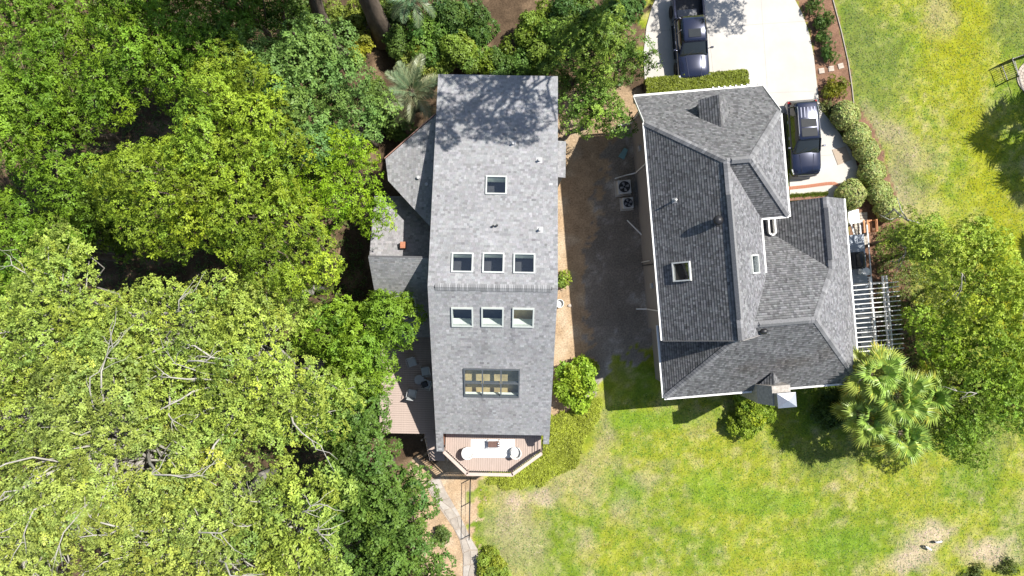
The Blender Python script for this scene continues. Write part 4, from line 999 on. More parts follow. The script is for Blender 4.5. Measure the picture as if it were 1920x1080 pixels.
def pickup():
    r = thing('pickup_truck', 'dark blue crew cab pickup truck with its open load bed on the driveway', 'truck', (11.78, 16.62, .072), math.radians(4.8))
    S_ = [body_sec(-2.94, .80, .50, .92, .92, .01), body_sec(-2.90, .95, .42, 1.02, 1.03, .015), body_sec(-2.7, 1.02, .40, 1.10, 1.16, .03), body_sec(-2.2, 1.04, .38, 1.14, 1.21, .04), body_sec(-1.55, 1.04, .38, 1.17, 1.24, .035), body_sec(-1.3, 1.04, .38, 1.18, 1.22, .02),
          body_sec(0, 1.04, .38, 1.18, 1.18, .01), body_sec(1.05, 1.04, .38, 1.18, 1.18, .01), body_sec(1.10, 1.02, .38, 1.16, 1.16, .0)]
    loft(S_).build('body', PAINT, r, smooth=True)
    def gh(y, w0, w1, z1, z0=1.15): return (y, [(0, z0), (w0, z0), (w0 * .99, z0 + .05), (w1 + .06, z1 - .10), (w1, z1 - .03), (w1 * .8, z1), (0, z1 + .01)])
    loft([gh(-1.45, .88, .86, 1.21), gh(-1.25, .93, .87, 1.28), gh(-.62, .95, .78, 1.82), gh(-.1, .95, .78, 1.88), gh(.75, .95, .77, 1.87), gh(.98, .93, .76, 1.78), gh(1.10, .91, .78, 1.3)]).build('glasshouse', CARGL, r, smooth=True)
    def rf(y, w, z): return (y, [(0, z - .03), (w * .98, z - .05), (w, z - .02), (w * .82, z + .012), (0, z + .025)])
    loft([rf(-.70, .75, 1.78), rf(-.5, .78, 1.86), rf(0, .785, 1.895), rf(.7, .775, 1.89), rf(.98, .76, 1.82)]).build('roof_panel', PAINT, r, smooth=True)
    mb = MB(); mb.box(-.40, .40, -.42, .10, 1.905, 1.925); mb.build('sunroof', CARGL, r)
    # open bed: floor, sides, tailgate
    mb = MB(); mb.box(-.98, .98, 1.12, 2.93, .62, .70); bed = mb.build('load_bed', mat('bed_liner', (.05, .05, .05), .8, var=.3), r)
    for sx in (-1, 1): mb = MB(); mb.box(min(sx * .87, sx * 1.03), max(sx * .87, sx * 1.03), 1.12, 2.93, .42, 1.17); mb.build('bed_side', PAINT, bed, bevel=.03)
    mb = MB(); mb.box(-.86, .86, 2.86, 2.95, .60, 1.14); mb.build('tailgate', PAINT, bed, bevel=.02)
    mb = MB(); mb.box(-.86, .86, 1.125, 1.18, .70, 1.13); mb.build('bulkhead', PAINT, bed)
    for sx in (-1, 1):
        for y in (.10,): mb = MB(); mb.beam((sx * .945, y, 1.20), (sx * .825, y + .02, 1.83), .03, .10); mb.build('pillar', PAINT, r)
        mb = MB(); mb.beam((sx * .92, -1.33, 1.23), (sx * .77, -.66, 1.82), .06, .05); mb.build('pillar', PAINT, r)
        mb = MB(); mb.beam((sx * .925, .95, 1.2), (sx * .79, .88, 1.80), .04, .22); mb.build('pillar', PAINT, r)
        mirror_(r, sx * 1.13, -1.02, 1.28)
        mb = MB(); mb.beam((sx * .90, -2.86, .98), (sx * 1.01, -2.6, 1.04), .10, .16); mb.build('headlight', LAMP, r)
        mb = MB(); mb.box(min(sx * .95, sx * 1.04), max(sx * .95, sx * 1.04), 2.88, 2.97, .75, 1.10); mb.build('tail_light', RED, r)
        mb = MB(); mb.box(min(sx * 1.0, sx * 1.10), max(sx * 1.0, sx * 1.10), -1.3, .95, .40, .45); mb.build('running_board', PLASTIC, r)
        for y in (-.5, .55): mb = MB(); mb.box(min(sx * 1.03, sx * 1.06), max(sx * 1.03, sx * 1.06), y, y + .2, 1.0, 1.03); mb.build('door_handle', CHROME, r)
        for y in (-1.95, 1.85): wheel(r, sx * .93, y, .42, .29)
        mb = MB(); mb.beam((sx * .40, -2.75, 1.185), (sx * .52, -1.5, 1.285), .03, .02); mb.build('bonnet_crease', PAINT, r)
    mb = MB(); mb.box(-.70, .70, -2.99, -2.90, .66, .98); mb.build('grille', CHROME, r, bevel=.02)
    mb = MB(); mb.tube([(-.98, -2.68, .55), (-.86, -2.95, .54), (0, -3.02, .53), (.86, -2.95, .54), (.98, -2.68, .55)], .11, 8); mb.build('bumper', CHROME, r, smooth=True)
    for sx in (-.45, .3): mb = MB(); mb.beam((sx, -1.38, 1.24), (sx + .45, -1.10, 1.43), .02, .015); mb.build('wiper', PLASTIC, r)
    mb = MB(); mb.box(-.75, .55, -.28, .28, 0, .18); o = mb.build('storage_box', mat('grey_case', (.16, .16, .165), .6, var=.15), None, bevel=.02, loc=wpos(0, 0, 0) + Vector((11.78 - 1.5 * math.sin(math.radians(4.8)) , 16.62 + 1.5, .772)), rz=math.radians(4.8))
    tag(o, 'long grey case lying across the open bed of the pickup truck', 'box')
suv(); pickup()

# ------------------------------------------------------------------ yard things
def condenser(px, py, w, label):
    c = P(px, py, .8); r = thing('air_conditioner', label, 'air conditioner', (c.x, c.y, 0), math.radians(4.8), 'air conditioners by the shaded wall'); h = .75; a = w / 2
    mb = MB(); mb.box(-a - .08, a + .08, -a - .08, a + .08, 0, .07); mb.build('pad', M_CONC, r)
    mb = MB(); mb.box(-a, a, -a, a, .072, h); mb.build('casing', mat('beige_casing', (.52, .52, .50), .5, var=.05), r, bevel=.05)
    mb = MB(); mb.lathe([(a * .80, h + .004), (a * .84, h + .03), (a * .70, h + .03), (a * .68, h + .006)], 28); mb.build('fan_ring', M_BLACK, r)
    mb = MB(); mb.lathe([(.01, h + .006), (a * .69, h + .006), (a * .69, h + .012), (.01, h + .012)], 28); mb.build('fan_well', M_BLACK, r)
    for k_ in range(4):
        b = k_ * math.pi / 2; mb = MB(); ca, sa = math.cos(b), math.sin(b); f_ = lambda x, y, z: (x * ca - y * sa, x * sa + y * ca, z)
        mb.add([f_(.05, -.03, h + .016), f_(a * .64, -.02, h + .016), f_(a * .62, .16, h + .022), f_(.05, .06, h + .022)], [(0, 1, 2, 3), (3, 2, 1, 0)]); mb.build('fan_blade', M_LEADG, r)
    mb = MB()
    for k_ in range(1, 6): rr = a * .68 * k_ / 6; mb.tube([(rr * math.cos(t_), rr * math.sin(t_), h + .035) for t_ in np.linspace(0, 2 * math.pi, 21)], .004, 4, caps=False)
    for k_ in range(8): b = k_ * math.pi / 8; mb.beam((-a * .7 * math.cos(b), -a * .7 * math.sin(b), h + .04), (a * .7 * math.cos(b), a * .7 * math.sin(b), h + .04), .008, .006)
    mb.build('grille', M_BLACK, r)
condenser(1171, 350, .90, 'larger square air conditioner condenser beside the shaded grey wall')
condenser(1178, 380, .72, 'smaller square air conditioner condenser on a wide pad beside the shaded wall')
c = P(1169, 288); mb = MB(); mb.add([(-.22, -.35, 0), (.22, -.35, 0), (.14, .35, 0), (-.14, .35, 0), (-.22, -.35, .05), (.22, -.35, .05), (.14, .35, .12), (-.14, .35, .12)], [(3, 2, 1, 0), (4, 5, 6, 7), (0, 1, 5, 4), (1, 2, 6, 5), (2, 3, 7, 6), (3, 0, 4, 7)])
tag(mb.build('splash_block', mat('teal_plastic', (.16, .30, .32), .6), None, loc=(c.x, c.y, .0), rz=-.5), 'blue green splash block on bare soil under the downpipe', 'splash block')
a, b = P(1176, 413, .1), P(1203, 440, .5); mb = MB(); mb.tube([a, b], .05, 8); tag(mb.build('drain_pipe', M_WHITE), 'straight white pipe leaning on the shaded grey wall', 'pipe')
c = P(1049, 569, .5); t = thing('rain_barrel', 'round pale drum half hidden under the long roof edge', 'barrel', (c.x, c.y, 0))
mb = MB(); mb.lathe([(.24, .0), (.29, .2), (.29, .5), (.27, .62), (.24, .62), (.24, .45), (.01, .45)], 22); mb.build('drum', mat('pale_drum', (.55, .56, .55), .6), t, smooth=False)
mb = MB(); mb.tube([(.27 * math.cos(t_), .27 * math.sin(t_), .63) for t_ in np.linspace(0, 2 * math.pi, 23)], .02, 6, caps=False); mb.build('rim', M_WHITE, t)
def rock(name, px, py, r, m, label, group=None, h=.6):
    c = P(px, py); mb = MB(); vs = []; fs = []; n_ = 9
    rows_ = [(.8, 0), (1.0, .35), (.75, .75), (.3, 1.0)]
    for rr, z_ in rows_:
        for j in range(n_): a_ = 2 * math.pi * j / n_; q_ = rr * r * random.uniform(.8, 1.15); vs.append((q_ * math.cos(a_), q_ * math.sin(a_) * .8, z_ * r * h))
    for i in range(3):
        for j in range(n_): fs.append((i * n_ + j, i * n_ + (j + 1) % n_, (i + 1) * n_ + (j + 1) % n_, (i + 1) * n_ + j))
    fs.append(tuple(range(3 * n_, 4 * n_))); mb.add(vs, fs)
    return tag(mb.build(name, m, None, loc=(c.x, c.y, 0)), label, 'rock', group)
M_STONE = mat('pale_stone', (.42, .36, .30), .9, var=.2, scale=5, bump=.4)
rock('rock', 1068, 573, .18, M_STONE, 'single pale rock on the straw near the drum')

# hedge behind the truck
c0, c1 = P(1210, 166, .55), P(1397, 149, .55); L_ = (c1 - c0).length; mid = (c0 + c1) / 2
hd = thing('clipped_hedge', 'long low clipped hedge between the truck and the grey roof', 'hedge', (mid.x, mid.y, .0), math.atan2(c1.y - c0.y, c1.x - c0.x))
n = 11000; fx = rng.uniform(-L_ / 2, L_ / 2, n); face = rng.random(n); hh = 1.05; wv = .48
fy = np.where(face < .55, rng.uniform(-wv, wv, n), np.where(rng.random(n) < .5, -wv, wv)); fz = np.where(face < .55, hh + rng.normal(0, .035, n), rng.uniform(.08, hh, n))
nn = np.where((face < .55)[:, None], np.array([[0, 0, 1.]]), np.stack([np.zeros(n), np.sign(fy), np.full(n, .3)], -1))
bmp = 1 + .5 * (fbm(fx * 1.5, fy * 3 + 5, 3) - .5)
fz = np.where(face < .55, fz * (.93 + .12 * bmp), fz)
hc = np.array([.20, .24, .03]) * rng.uniform(.7, 1.35, (n, 1)) * bmp[:, None]
leaf_mesh('foliage', np.stack([fx, fy, fz], -1), unit(nn + rng.normal(0, .4, (n, 3))), .11 * rng.uniform(.7, 1.3, n), hc, hd, 4, .6, .15)
mb = MB(); mb.box(-L_ / 2, L_ / 2, -wv + .06, wv - .06, 0, hh - .12); mb.build('twigs', mat('twig', (.05, .05, .025), .9), hd)

# clipped ball shrubs round the drive
balls = [(1586, 215, 28.5), (1610, 253, 26.5), (1628, 283, 25.5), (1636, 322, 27.5), (1650, 359, 25), (1597, 364, 30), (1667, 390, 27)]
bl = ['clipped ball shrub heading the curved row beside the concrete drive, next to the yellow shrub', 'clipped ball shrub second in the curved row beside the drive', 'clipped ball shrub nearest the tan panel in the curved row',
      'clipped ball shrub fourth in the curved row beside the drive', 'clipped ball shrub behind the lone ball, fifth in the curved row', 'lone clipped ball shrub standing at the roof corner, off the curved row', 'loose edged ball shrub ending the curved row by the wooden bench']
for b, l in zip(balls, bl): clipped_ball(l, b[0], b[1], b[2], (.42, .47, .16), 'ball shrubs round the drive')
# loose shrubs in the mulch bed
for (px, py, r_, h_, c_, l) in ((1527, 8, 17, .9, (.10, .16, .03), 'dark green shrub at the top end of the mulch bed'), (1545, 34, 20, 1.0, (.09, .16, .03), 'large dark green shrub in the mulch bed above the stepping stones'),
        (1546, 66, 15, .8, (.10, .18, .03), 'small green shrub in the middle of the mulch bed'), (1555, 97, 18, .9, (.09, .17, .03), 'dark green shrub next to the stepping stones'), (1567, 163, 26, 1.1, (.20, .22, .02), 'yellow tinged shrub between stepping stones and ball shrubs'),
        (1548, 196, 11, .5, (.16, .18, .05), 'small pale shrub at the corner of the drive')):
    shrub('bed_shrub', l, px, py, r_, h_, c_, group='shrubs in the mulch bed', clump=.3, sprig=120, leaf=.11)
# stepping stones, brick edging, planter, steel edging, tan panel
for (px, py, l) in ((1540, 133, 'square stepping stone next to the drive'), (1558, 129, 'middle square stepping stone in the mulch'), (1576, 124, 'square stepping stone next to the lawn edging')):
    c = P(px, py); mb = MB(); mb.box(-.19, .19, -.18, .18, -.03, .06); tag(mb.build('stepping_stone', M_STONE, None, bevel=.02, loc=(c.x, c.y, 0), rz=.2 + random.uniform(-.08, .08)), l, 'paving stone', 'stepping stones across the mulch bed')
pts = [P(*p) for p in ((1553, -70), (1561, 0), (1577, 60), (1590, 118), (1597, 165), (1600, 195))]
mb = MB(); mb.tube([Vector((p.x, p.y, .05)) for p in pts], .035, 6); tag(mb.build('lawn_edging', mat('edging', (.40, .36, .31), .7), None), 'thin curved pale edging strip between mulch bed and lawn', 'edging')
BE = thing('brick_edging', 'curved row of red bricks let into the pale concrete', 'edging', (0, 0, 0))
path = [P(*p) for p in ((1470, 354), (1510, 350), (1550, 344.5), (1562, 344), (1570, 347), (1576, 353))]
seg = []; acc = 0
for i in range(len(path) - 1):
    L2 = (path[i + 1] - path[i]).length
    while acc < L2: seg.append((path[i].lerp(path[i + 1], acc / L2), math.atan2(path[i + 1].y - path[i].y, path[i + 1].x - path[i].x))); acc += .115
    acc -= L2
pb = None
for p, a_ in seg:
    if pb is None: mb = MB(); mb.box(-.048, .048, -.11, .11, .0, .085); pb = mb.build('brick', M_BRICK, BE, loc=(p.x, p.y, 0), rz=a_)
    else: share(pb, 'brick', BE, (p.x, p.y, random.uniform(0, .004)), (0, 0, a_ + random.uniform(-.03, .03)))
c0, c1 = P(1474, 376), P(1547, 366); pl_ = thing('planter_bed', 'narrow raised bed of brown soil edged with grass under the grey eave', 'planter', (0, 0, 0))
mb = MB(); mb.prism([P(1470, 378)[:2], P(1548, 371)[:2], P(1548, 364)[:2], P(1470, 369)[:2]], 0, .20); mb.build('soil', mat('bed_soil', (.22, .12, .08), .95, var=.35, scale=9, bump=.5), pl_)
mb = MB(); mb.beam(P(1468, 366.5) + Vector((0, 0, .12)), P(1550, 361.5) + Vector((0, 0, .12)), .06, .26); mb.build('kerb', M_STONE, pl_)
n = 900; t_ = rng.random(n); A_, B_ = P(1470, 368.5), P(1549, 363.5); gp = np.stack([A_.x + (B_.x - A_.x) * t_, A_.y + (B_.y - A_.y) * t_ + rng.normal(0, .05, n), np.full(n, .22)], -1)
leaf_mesh('grass_border', gp, unit(np.array([[0, 0, 1.]]) + rng.normal(0, .4, (n, 3))), np.full(n, .12), np.array([.17, .22, .03]) * rng.uniform(.7, 1.3, (n, 1)), pl_, 4, .25, .7)
mb = MB(); mb.prism([P(1559, 281)[:2], P(1584, 275)[:2], P(1595, 300)[:2], P(1570, 310)[:2]], .074, .10); tag(mb.build('ground_panel', mat('tan_board', (.36, .29, .22), .8, var=.06), None), 'flat tan panel lying on the concrete beside the ball shrubs', 'panel')

# white landing, bench, paved porch and pergola on the garden side
LD = thing('white_landing', 'small white boarded landing against the garden side of the grey house', 'landing', (0, 0, 0), TH2)
def L2w(px, py, z): p = P(px, py, z); q_ = FR2 @ p; return q_
a = L2w(1590, 394, .5); b = L2w(1610, 418, .5)
for i in range(7): w_ = (b.x + .1 - a.x) / 7; mb = MB(); mb.box(a.x + i * w_, a.x + (i + 1) * w_ - .012, b.y, a.y, .44, .48); mb.build('board', M_WHITE, LD)
for x in (a.x + .1, b.x): mb = MB(); mb.box(x - .05, x + .05, b.y + .05, a.y - .05, 0, .435); mb.build('bearer', M_WHITE, LD)
for k_, (x0, y0, x1, y1) in enumerate(((1594, 419, 1616, 415), (1596, 420, 1602, 441))):
    mb = MB(); p0, p1 = L2w(x0, y0, .9), L2w(x1, y1, .9); mb.beam(p0, p1, .09, .06); mb.build('hand_rail', M_WHITE, LD)
    for p in (p0, p1): mb = MB(); mb.box(p.x - .04, p.x + .04, p.y - .04, p.y + .04, 0, .865); mb.build('post', M_WHITE, LD)
c = P(1630, 424, .45); BN = thing('wooden_bench', 'orange brown slatted wooden bench between the landing and the leaning tree', 'bench', (c.x, c.y, 0), math.radians(3))
for i, x in enumerate((-.33, -.10, .02, .14)): mb = MB(); mb.box(x - .045, x + .055, -.42, .42, .42, .455); mb.build('seat_slat', M_WOODO, BN)
for z_ in (.62, .78): mb = MB(); mb.box(.30, .335, -.42, .42, z_, z_ + .11); mb.build('back_slat', M_WOODO, BN)
for y in (-.36, .36):
    for x, z_ in ((-.28, .415), (.26, .90)): mb = MB(); mb.box(x - .03, x + .03, y - .03, y + .03, 0, z_); mb.build('leg', M_WOODO, BN)
PR = thing('porch', 'grey boarded side porch with pale paving along the garden eave', 'porch', (0, 0, 0), TH2)
a = L2w(1606, 442, 1.2); b = L2w(1645, 664, 1.2); x0, x1 = 20.07, 23.3; ZP = 1.2
v = a.y; pb = None
while v > b.y:
    if pb is None: mb = MB(); mb.box(x0, x1, -.068, .068, ZP - .04, ZP); pb = mb.build('board', mat('porch_grey', (.30, .33, .37), .7, var=.1, scale=4), PR, loc=(0, v, 0))
    else: share(pb, 'board', PR, (0, v, random.uniform(0, .003)))
    v -= .142
mb = MB(); mb.box(x0 + .05, x1 - .05, b.y + .05, a.y - .05, .0, ZP - .05); mb.build('base', M_SIDING, PR)
ladder_y = np.arange(L2w(1630, 650, .9).y, L2w(1625, 515, .9).y, .19)
for y in ladder_y: mb = MB(); mb.box(x1 + .03, x1 + .55, y - .035, y + .035, .66, .70); mb.build('rung_board', M_WHITE, PR)
for x in (x1 + .05, x1 + .50): mb = MB(); mb.box(x - .03, x + .03, ladder_y[0] - .1, 2.2, .702, .76); mb.build('edge_board', M_WHITE, PR)
PV = thing('paver_strip', 'strip of pale square pavers beside the grey porch', 'paving', (0, 0, 0), TH2); pb = None
for i in range(4):
    for j in range(11):
        x, y = x1 + .12 + i * .235, 3.0 - j * .20
        if pb is None: mb = MB(); mb.box(-.105, .105, -.088, .088, 0, .07); pb = mb.build('paver', mat('pale_paver', (.50, .45, .38), .9, var=.25, scale=3), PV, loc=(x, y, 0))
        else: share(pb, 'paver', PV, (x, y, random.uniform(-.01, .012)), (0, 0, random.uniform(-.04, .04)))
PG = thing('pergola', 'white open slat pergola attached to the garden eave', 'pergola', (0, 0, 0), TH2)
ra, rb_ = L2w(1604, 535, 3.3), L2w(1614, 659, 3.3)
pb = None; NR = 15
for i in range(NR):
    y = ra.y + (rb_.y - ra.y) * i / (NR - 1)
    if pb is None: mb = MB(); mb.box(20.66, 24.1, -.022, .022, 3.22, 3.38); pb = mb.build('rafter', M_WHITE, PG, loc=(0, y, 0))
    else: share(pb, 'rafter', PG, (0, y, 0))
for x, z_ in ((22.45, 3.13), (23.25, 3.13), (23.47, 3.13)): mb = MB(); mb.box(x - .035, x + .035, rb_.y - .45, ra.y + .45, z_ - .09, z_ + .088); mb.build('beam', M_WHITE, PG)
for x in (22.45, 23.36):
    for y in (ra.y, (ra.y + rb_.y) / 2, rb_.y): mb = MB(); mb.box(x - .05, x + .05, y - .05, y + .05, 0, 3.035); mb.build('post', M_WHITE, PG)
c = P(1624, 509, 1.9); t = thing('garden_table', 'small round white table on the grey porch', 'table', (c.x, c.y, 1.203)); mb = MB(); mb.lathe([(.01, .68), (.26, .68), (.26, .71), (.01, .715)], 20); mb.build('tabletop', M_WHITE, t); mb = MB(); mb.lathe([(.18, 0), (.17, .03), (.03, .06), (.03, .678)], 12); mb.build('pedestal', M_WHITE, t)
c = P(1612, 488, 1.9); t = thing('barbecue_grill', 'black covered barbecue grill on the grey porch', 'grill', (c.x, c.y, 1.203), TH2)
mb = MB(); mb.box(-.30, .30, -.55, .55, .12, .72); mb.build('cabinet', M_BLACK, t, bevel=.02); mb = MB(); mb.tube([(0, -.42, .80), (0, -.40, .82), (0, .40, .82), (0, .42, .80)], [.12, .26, .26, .12], 12); mb.build('lid', M_BLACK, t, smooth=True)
for y in (-.5, .5):
    for x in (-.24, .24): mb = MB(); mb.lathe([(.05, 0), (.05, .115)], 8, x, y); mb.build('foot', M_BLACK, t)
for (px, py, l) in ((1622, 625, 'white garden chair under the pergola beside the palms'), (1622, 648, 'white garden chair under the pergola at its palm end corner')):
    c = P(px, py, 1.65); r = thing('garden_chair', l, 'chair', (c.x, c.y, 1.203), TH2 - 1.5, 'white chairs under the pergola')
    mb = MB(); mb.box(-.24, .24, -.22, .22, .40, .44); mb.build('seat', M_WHITE, r, bevel=.015)
    for k_ in range(5): x = -.2 + k_ * .1; mb = MB(); mb.beam((x, .22, .44), (x, .32, .9), .05, .02); mb.build('back_slat', M_WHITE, r)
    for sx in (-1, 1):
        for y in (-.19, .19): mb = MB(); mb.box(sx * .21 - .02, sx * .21 + .02, y - .02, y + .02, 0, .40); mb.build('leg', M_WHITE, r)

# flagstone path and the thin rail beside it
PTH = MB(); strip = [(797, 902), (824, 893), (836, 920), (858, 958), (872, 985), (880, 1005), (896, 1030), (897, 1050), (886, 1100), (868, 1100), (868, 1040), (862, 1012), (850, 990), (826, 955), (806, 925)]
PTH.prism([P(*p)[:2] for p in strip], -.05, .025); PTH = PTH.build('path', mat('path_mortar', (.33, .28, .23), .95, var=.2, scale=4, bump=.4)); tag(PTH, kind='structure')
strip_l = [(799, 902), (808, 922), (819, 941), (831, 957), (843, 975), (853, 992), (863, 1012), (869, 1035), (869, 1060), (868, 1090)]
strip_r = [(823, 895), (832, 914), (842, 931), (853, 949), (863, 966), (872, 984), (881, 1004), (895, 1030), (893, 1055), (886, 1090)]
rows_p = []
for i in range(len(strip_l)):
    l, r_ = Vector(P(*strip_l[i])[:2]), Vector(P(*strip_r[i])[:2]); k_ = random.uniform(.36, .64); j_ = lambda: Vector((random.uniform(-.07, .07), random.uniform(-.10, .10)))
    rows_p.append((l + j_() * .5, l.lerp(r_, k_) + j_(), r_ + j_() * .5))
for i in range(len(rows_p) - 1):
    for j in (0, 1):
        quad = [rows_p[i][j], rows_p[i][j + 1], rows_p[i + 1][j + 1], rows_p[i + 1][j]]; c = sum(quad, Vector((0, 0))) / 4
        mids = []
        for e_ in range(4):
            p_, q_ = quad[e_], quad[(e_ + 1) % 4]; mids += [c + (p_ - c) * random.uniform(.84, .93), c + ((p_ + q_) / 2 - c) * random.uniform(.90, 1.0)]
        mb = MB(); mb.prism([(v.x, v.y) for v in mids], .0, .045 + random.uniform(0, .02)); mb.build('stone', mat('flagstone_%d' % ((i + 2 * j) % 3), ((.36, .32, .27), (.33, .29, .245), (.39, .355, .31))[(i + 2 * j) % 3], .9, var=.18, scale=3, bump=.3), PTH, bevel=.012)
RL = thing('metal_railing', 'thin black metal railing running from the balcony along the stone path', 'railing', (0, 0, 0))
a, b = P(883, 897), P(881, 1002)
for z_ in (.12, .55, 1.0): mb = MB(); mb.tube([a + Vector((0, 0, z_)), b + Vector((0, 0, z_))], .022 if z_ > .9 else .010, 6); mb.build('rail', M_BLACK, RL)
for k_ in (0, .42, 1.0): p = a.lerp(b, k_); mb = MB(); mb.box(p.x - .025, p.x + .025, p.y - .025, p.y + .025, 0, 1.02); mb.build('post', M_BLACK, RL)
# white cleanout pipes in the bare patch
for (px, py, rz_p, l) in ((1732, 1023, -.5, 'short white plastic pipe stub in the bare patch, single elbow'), (1750, 1014, .1, 'short white plastic pipe stub with a tee in the bare patch')):
    c = P(px, py); r = thing('pipe_stub', l, 'pipe', (c.x, c.y, 0), rz_p, 'white pipes in the lawn')
    mb = MB(); mb.tube([(0, 0, -.1), (0, 0, .22), (.05, 0, .30), (.14, 0, .31), (.42, 0, .22)], .06, 10); mb.build('elbow', M_WHITE, r, smooth=True)
    mb = MB(); mb.tube([(0, 0, .1), (-.10, 0, .26)], .065, 10); mb.build('collar', M_BLACK, r)
# black fence and round stone pad at the edge of the lawn
FE = thing('metal_fence', 'black metal picket fence corner at the far edge of the lawn', 'fence', (0, 0, 0))
fp = [P(1887, 152), P(1875, 121), P(1955, 92)]
for i in range(2):
    a, b = fp[i], fp[i + 1]
    for z_ in (.12, 1.12): mb = MB(); mb.beam(a + Vector((0, 0, z_)), b + Vector((0, 0, z_)), .035, .03); mb.build('rail', M_BLACK, FE)
    n_ = int((b - a).length / .13); pb = None
    for j in range(n_ + 1):
        p = a.lerp(b, j / n_)
        if pb is None: mb = MB(); mb.box(-.009, .009, -.009, .009, .02, 1.18); pb = mb.build('picket', M_BLACK, FE, loc=(p.x, p.y, 0))
        else: share(pb, 'picket', FE, (p.x, p.y, 0))
for p in fp + [P(1899, 112)]: mb = MB(); mb.box(p.x - .035, p.x + .035, p.y - .035, p.y + .035, 0, 1.22); mb.build('post', M_BLACK, FE)
a, b = P(1899, 112), P(1922, 190)
for z_ in (.12, 1.12): mb = MB(); mb.beam(a + Vector((0, 0, z_)), b + Vector((0, 0, z_)), .035, .03); mb.build('rail', M_BLACK, FE)
FPd = thing('round_stone_pad', 'round pad of pale pavers behind the black fence', 'paving', (P(1938, 145).x, P(1938, 145).y, 0))
for ring in range(6):
    rr = .12 + ring * .19; n_ = max(4, int(rr * 2 * math.pi / .22))
    for j in range(n_):
        a0, a1 = 2 * math.pi * j / n_, 2 * math.pi * (j + .92) / n_; r0, r1 = max(.01, rr - .09), rr + .08
        mb = MB(); mb.prism([(r0 * math.cos(a0), r0 * math.sin(a0)), (r1 * math.cos(a0), r1 * math.sin(a0)), (r1 * math.cos(a1), r1 * math.sin(a1)), (r0 * math.cos(a1), r0 * math.sin(a1))], 0, .06 + random.uniform(0, .01)); mb.build('paver', M_STONE, FPd)

# ------------------------------------------------------------------ trees of the wood
LIME, YEL, GRN, FRESH, DARK, FEATH = (.320, .415, .070), (.250, .350, .030), (.165, .285, .024), (.165, .280, .065), (.115, .200, .034), (.190, .320, .030)
WOOD = 'trees of the wood beside the long house'
def wood(label, px, py, zc, rpx, col, **k_): return tree('broadleaf_tree', label, px, py, zc, rpx, col, group=WOOD, **k_)
wood('mid green broadleaf tree with star shaped leaf tufts deepest in the wood', 55, 215, 10.5, 165, GRN, leaf=.19, clump=.80, k=6, width=.32)
wood('tall mid green broadleaf tree beside the blue green one, dark gaps between its tufts', 285, 95, 10.5, 165, GRN, leaf=.19, clump=.80, k=6, width=.32)
wood('fine leaved blue green broadleaf tree next to the feather palm', 540, 165, 9.5, 155, FRESH, leaf=.20, clump=.9, rz=.6)
wood('fine leaved blue green tree squeezed between its larger twin and the diamond roof', 655, 225, 7.5, 72, FRESH, leaf=.20, clump=.75)
wood('wide yellow green broadleaf tree standing before the low diamond roof', 425, 345, 11.5, 235, YEL, leaf=.17, clump=.80, k=6, width=.34)
wood('green broadleaf tree pressed between the yellow green crown and the low roofs', 632, 350, 9.0, 112, (.23, .37, .02), leaf=.17, clump=.8, k=6, width=.34)
wood('green broadleaf tree with drooping tufts between the mid green and the lime trees', 45, 470, 9.0, 130, GRN, leaf=.19, clump=.80, k=6, width=.32)
wood('lime broadleaf tree with dense small tufts, below the drooping green tree', 110, 610, 12, 165, LIME, bark=M_PALE, leaf=.155, clump=.72, bare=2)
wood('lime broadleaf tree below the wide yellow green tree, a few pale twigs showing', 320, 640, 12, 175, LIME, bark=M_PALE, leaf=.155, clump=.72, bare=3, gap=.34)
wood('lime broadleaf tree with long pale bare limbs crossing its crown', 210, 850, 13, 225, (.34, .42, .085), bark=M_PALE, leaf=.155, clump=.72, bare=9, gap=.40)
wood('lime broadleaf tree with tangled pale twigs beside the feathery green tree', 480, 730, 12, 185, LIME, bark=M_PALE, leaf=.155, clump=.72, bare=6, gap=.37)
wood('lime broadleaf tree with forked pale limbs farthest down the wood', 50, 1010, 13, 185, (.35, .425, .09), bark=M_PALE, leaf=.155, clump=.72, bare=8, gap=.40)
wood('lime broadleaf tree next to the dark glossy trees, pale branch ends showing', 350, 1010, 12.5, 190, (.34, .42, .085), bark=M_PALE, leaf=.155, clump=.72, bare=6, gap=.38)
wood('pale lime broadleaf tree touching the dark glossy trees', 545, 985, 11.5, 135, LIME, bark=M_PALE, leaf=.19, clump=.85, bare=5)
wood('feathery bright green tree reaching over the side deck', 672, 640, 7.5, 118, FEATH, leaf=.24, clump=.8, width=.28, k=7, rz=.7)
wood('dark glossy green tree beside the timber steps', 688, 918, 7.5, 136, DARK, leaf=.20, clump=.75, rz=.8, width=.5, jit=.25)
wood('dark glossy green tree at the end of the stone path', 738, 1042, 6.5, 116, DARK, leaf=.20, clump=.7, rz=.8, width=.5, jit=.25)
wood('deep green tree between the feathery tree and the dark glossy one', 640, 775, 7.5, 95, (.11, .20, .03), leaf=.20, clump=.75, rz=.7)
wood('lime broadleaf tree leaning out between its two branchy neighbours', 5, 790, 11, 110, LIME, bark=M_PALE, leaf=.155, clump=.72, bare=2)
wood('small lime tree in the gap below the wide yellow green tree', 520, 545, 9.0, 90, LIME, bark=M_PALE, leaf=.19, clump=.8, bare=3)
wood('shaded low green tree filling the gap among the tall crowns', 205, 400, 5.5, 110, (.12, .20, .025), leaf=.22, clump=.9)
wood('shaded green tree between the wood edge and the top crowns', 120, 60, 8.0, 90, GRN, leaf=.19, clump=.80, k=6, width=.32)
wood('green tree closing the wood beyond the two mid green trees', 245, -45, 8.5, 95, GRN, leaf=.19, clump=.80, k=6, width=.32)
wood('green tree in the far corner of the wood', -5, 20, 8.5, 85, GRN, leaf=.19, clump=.80, k=6, width=.32)
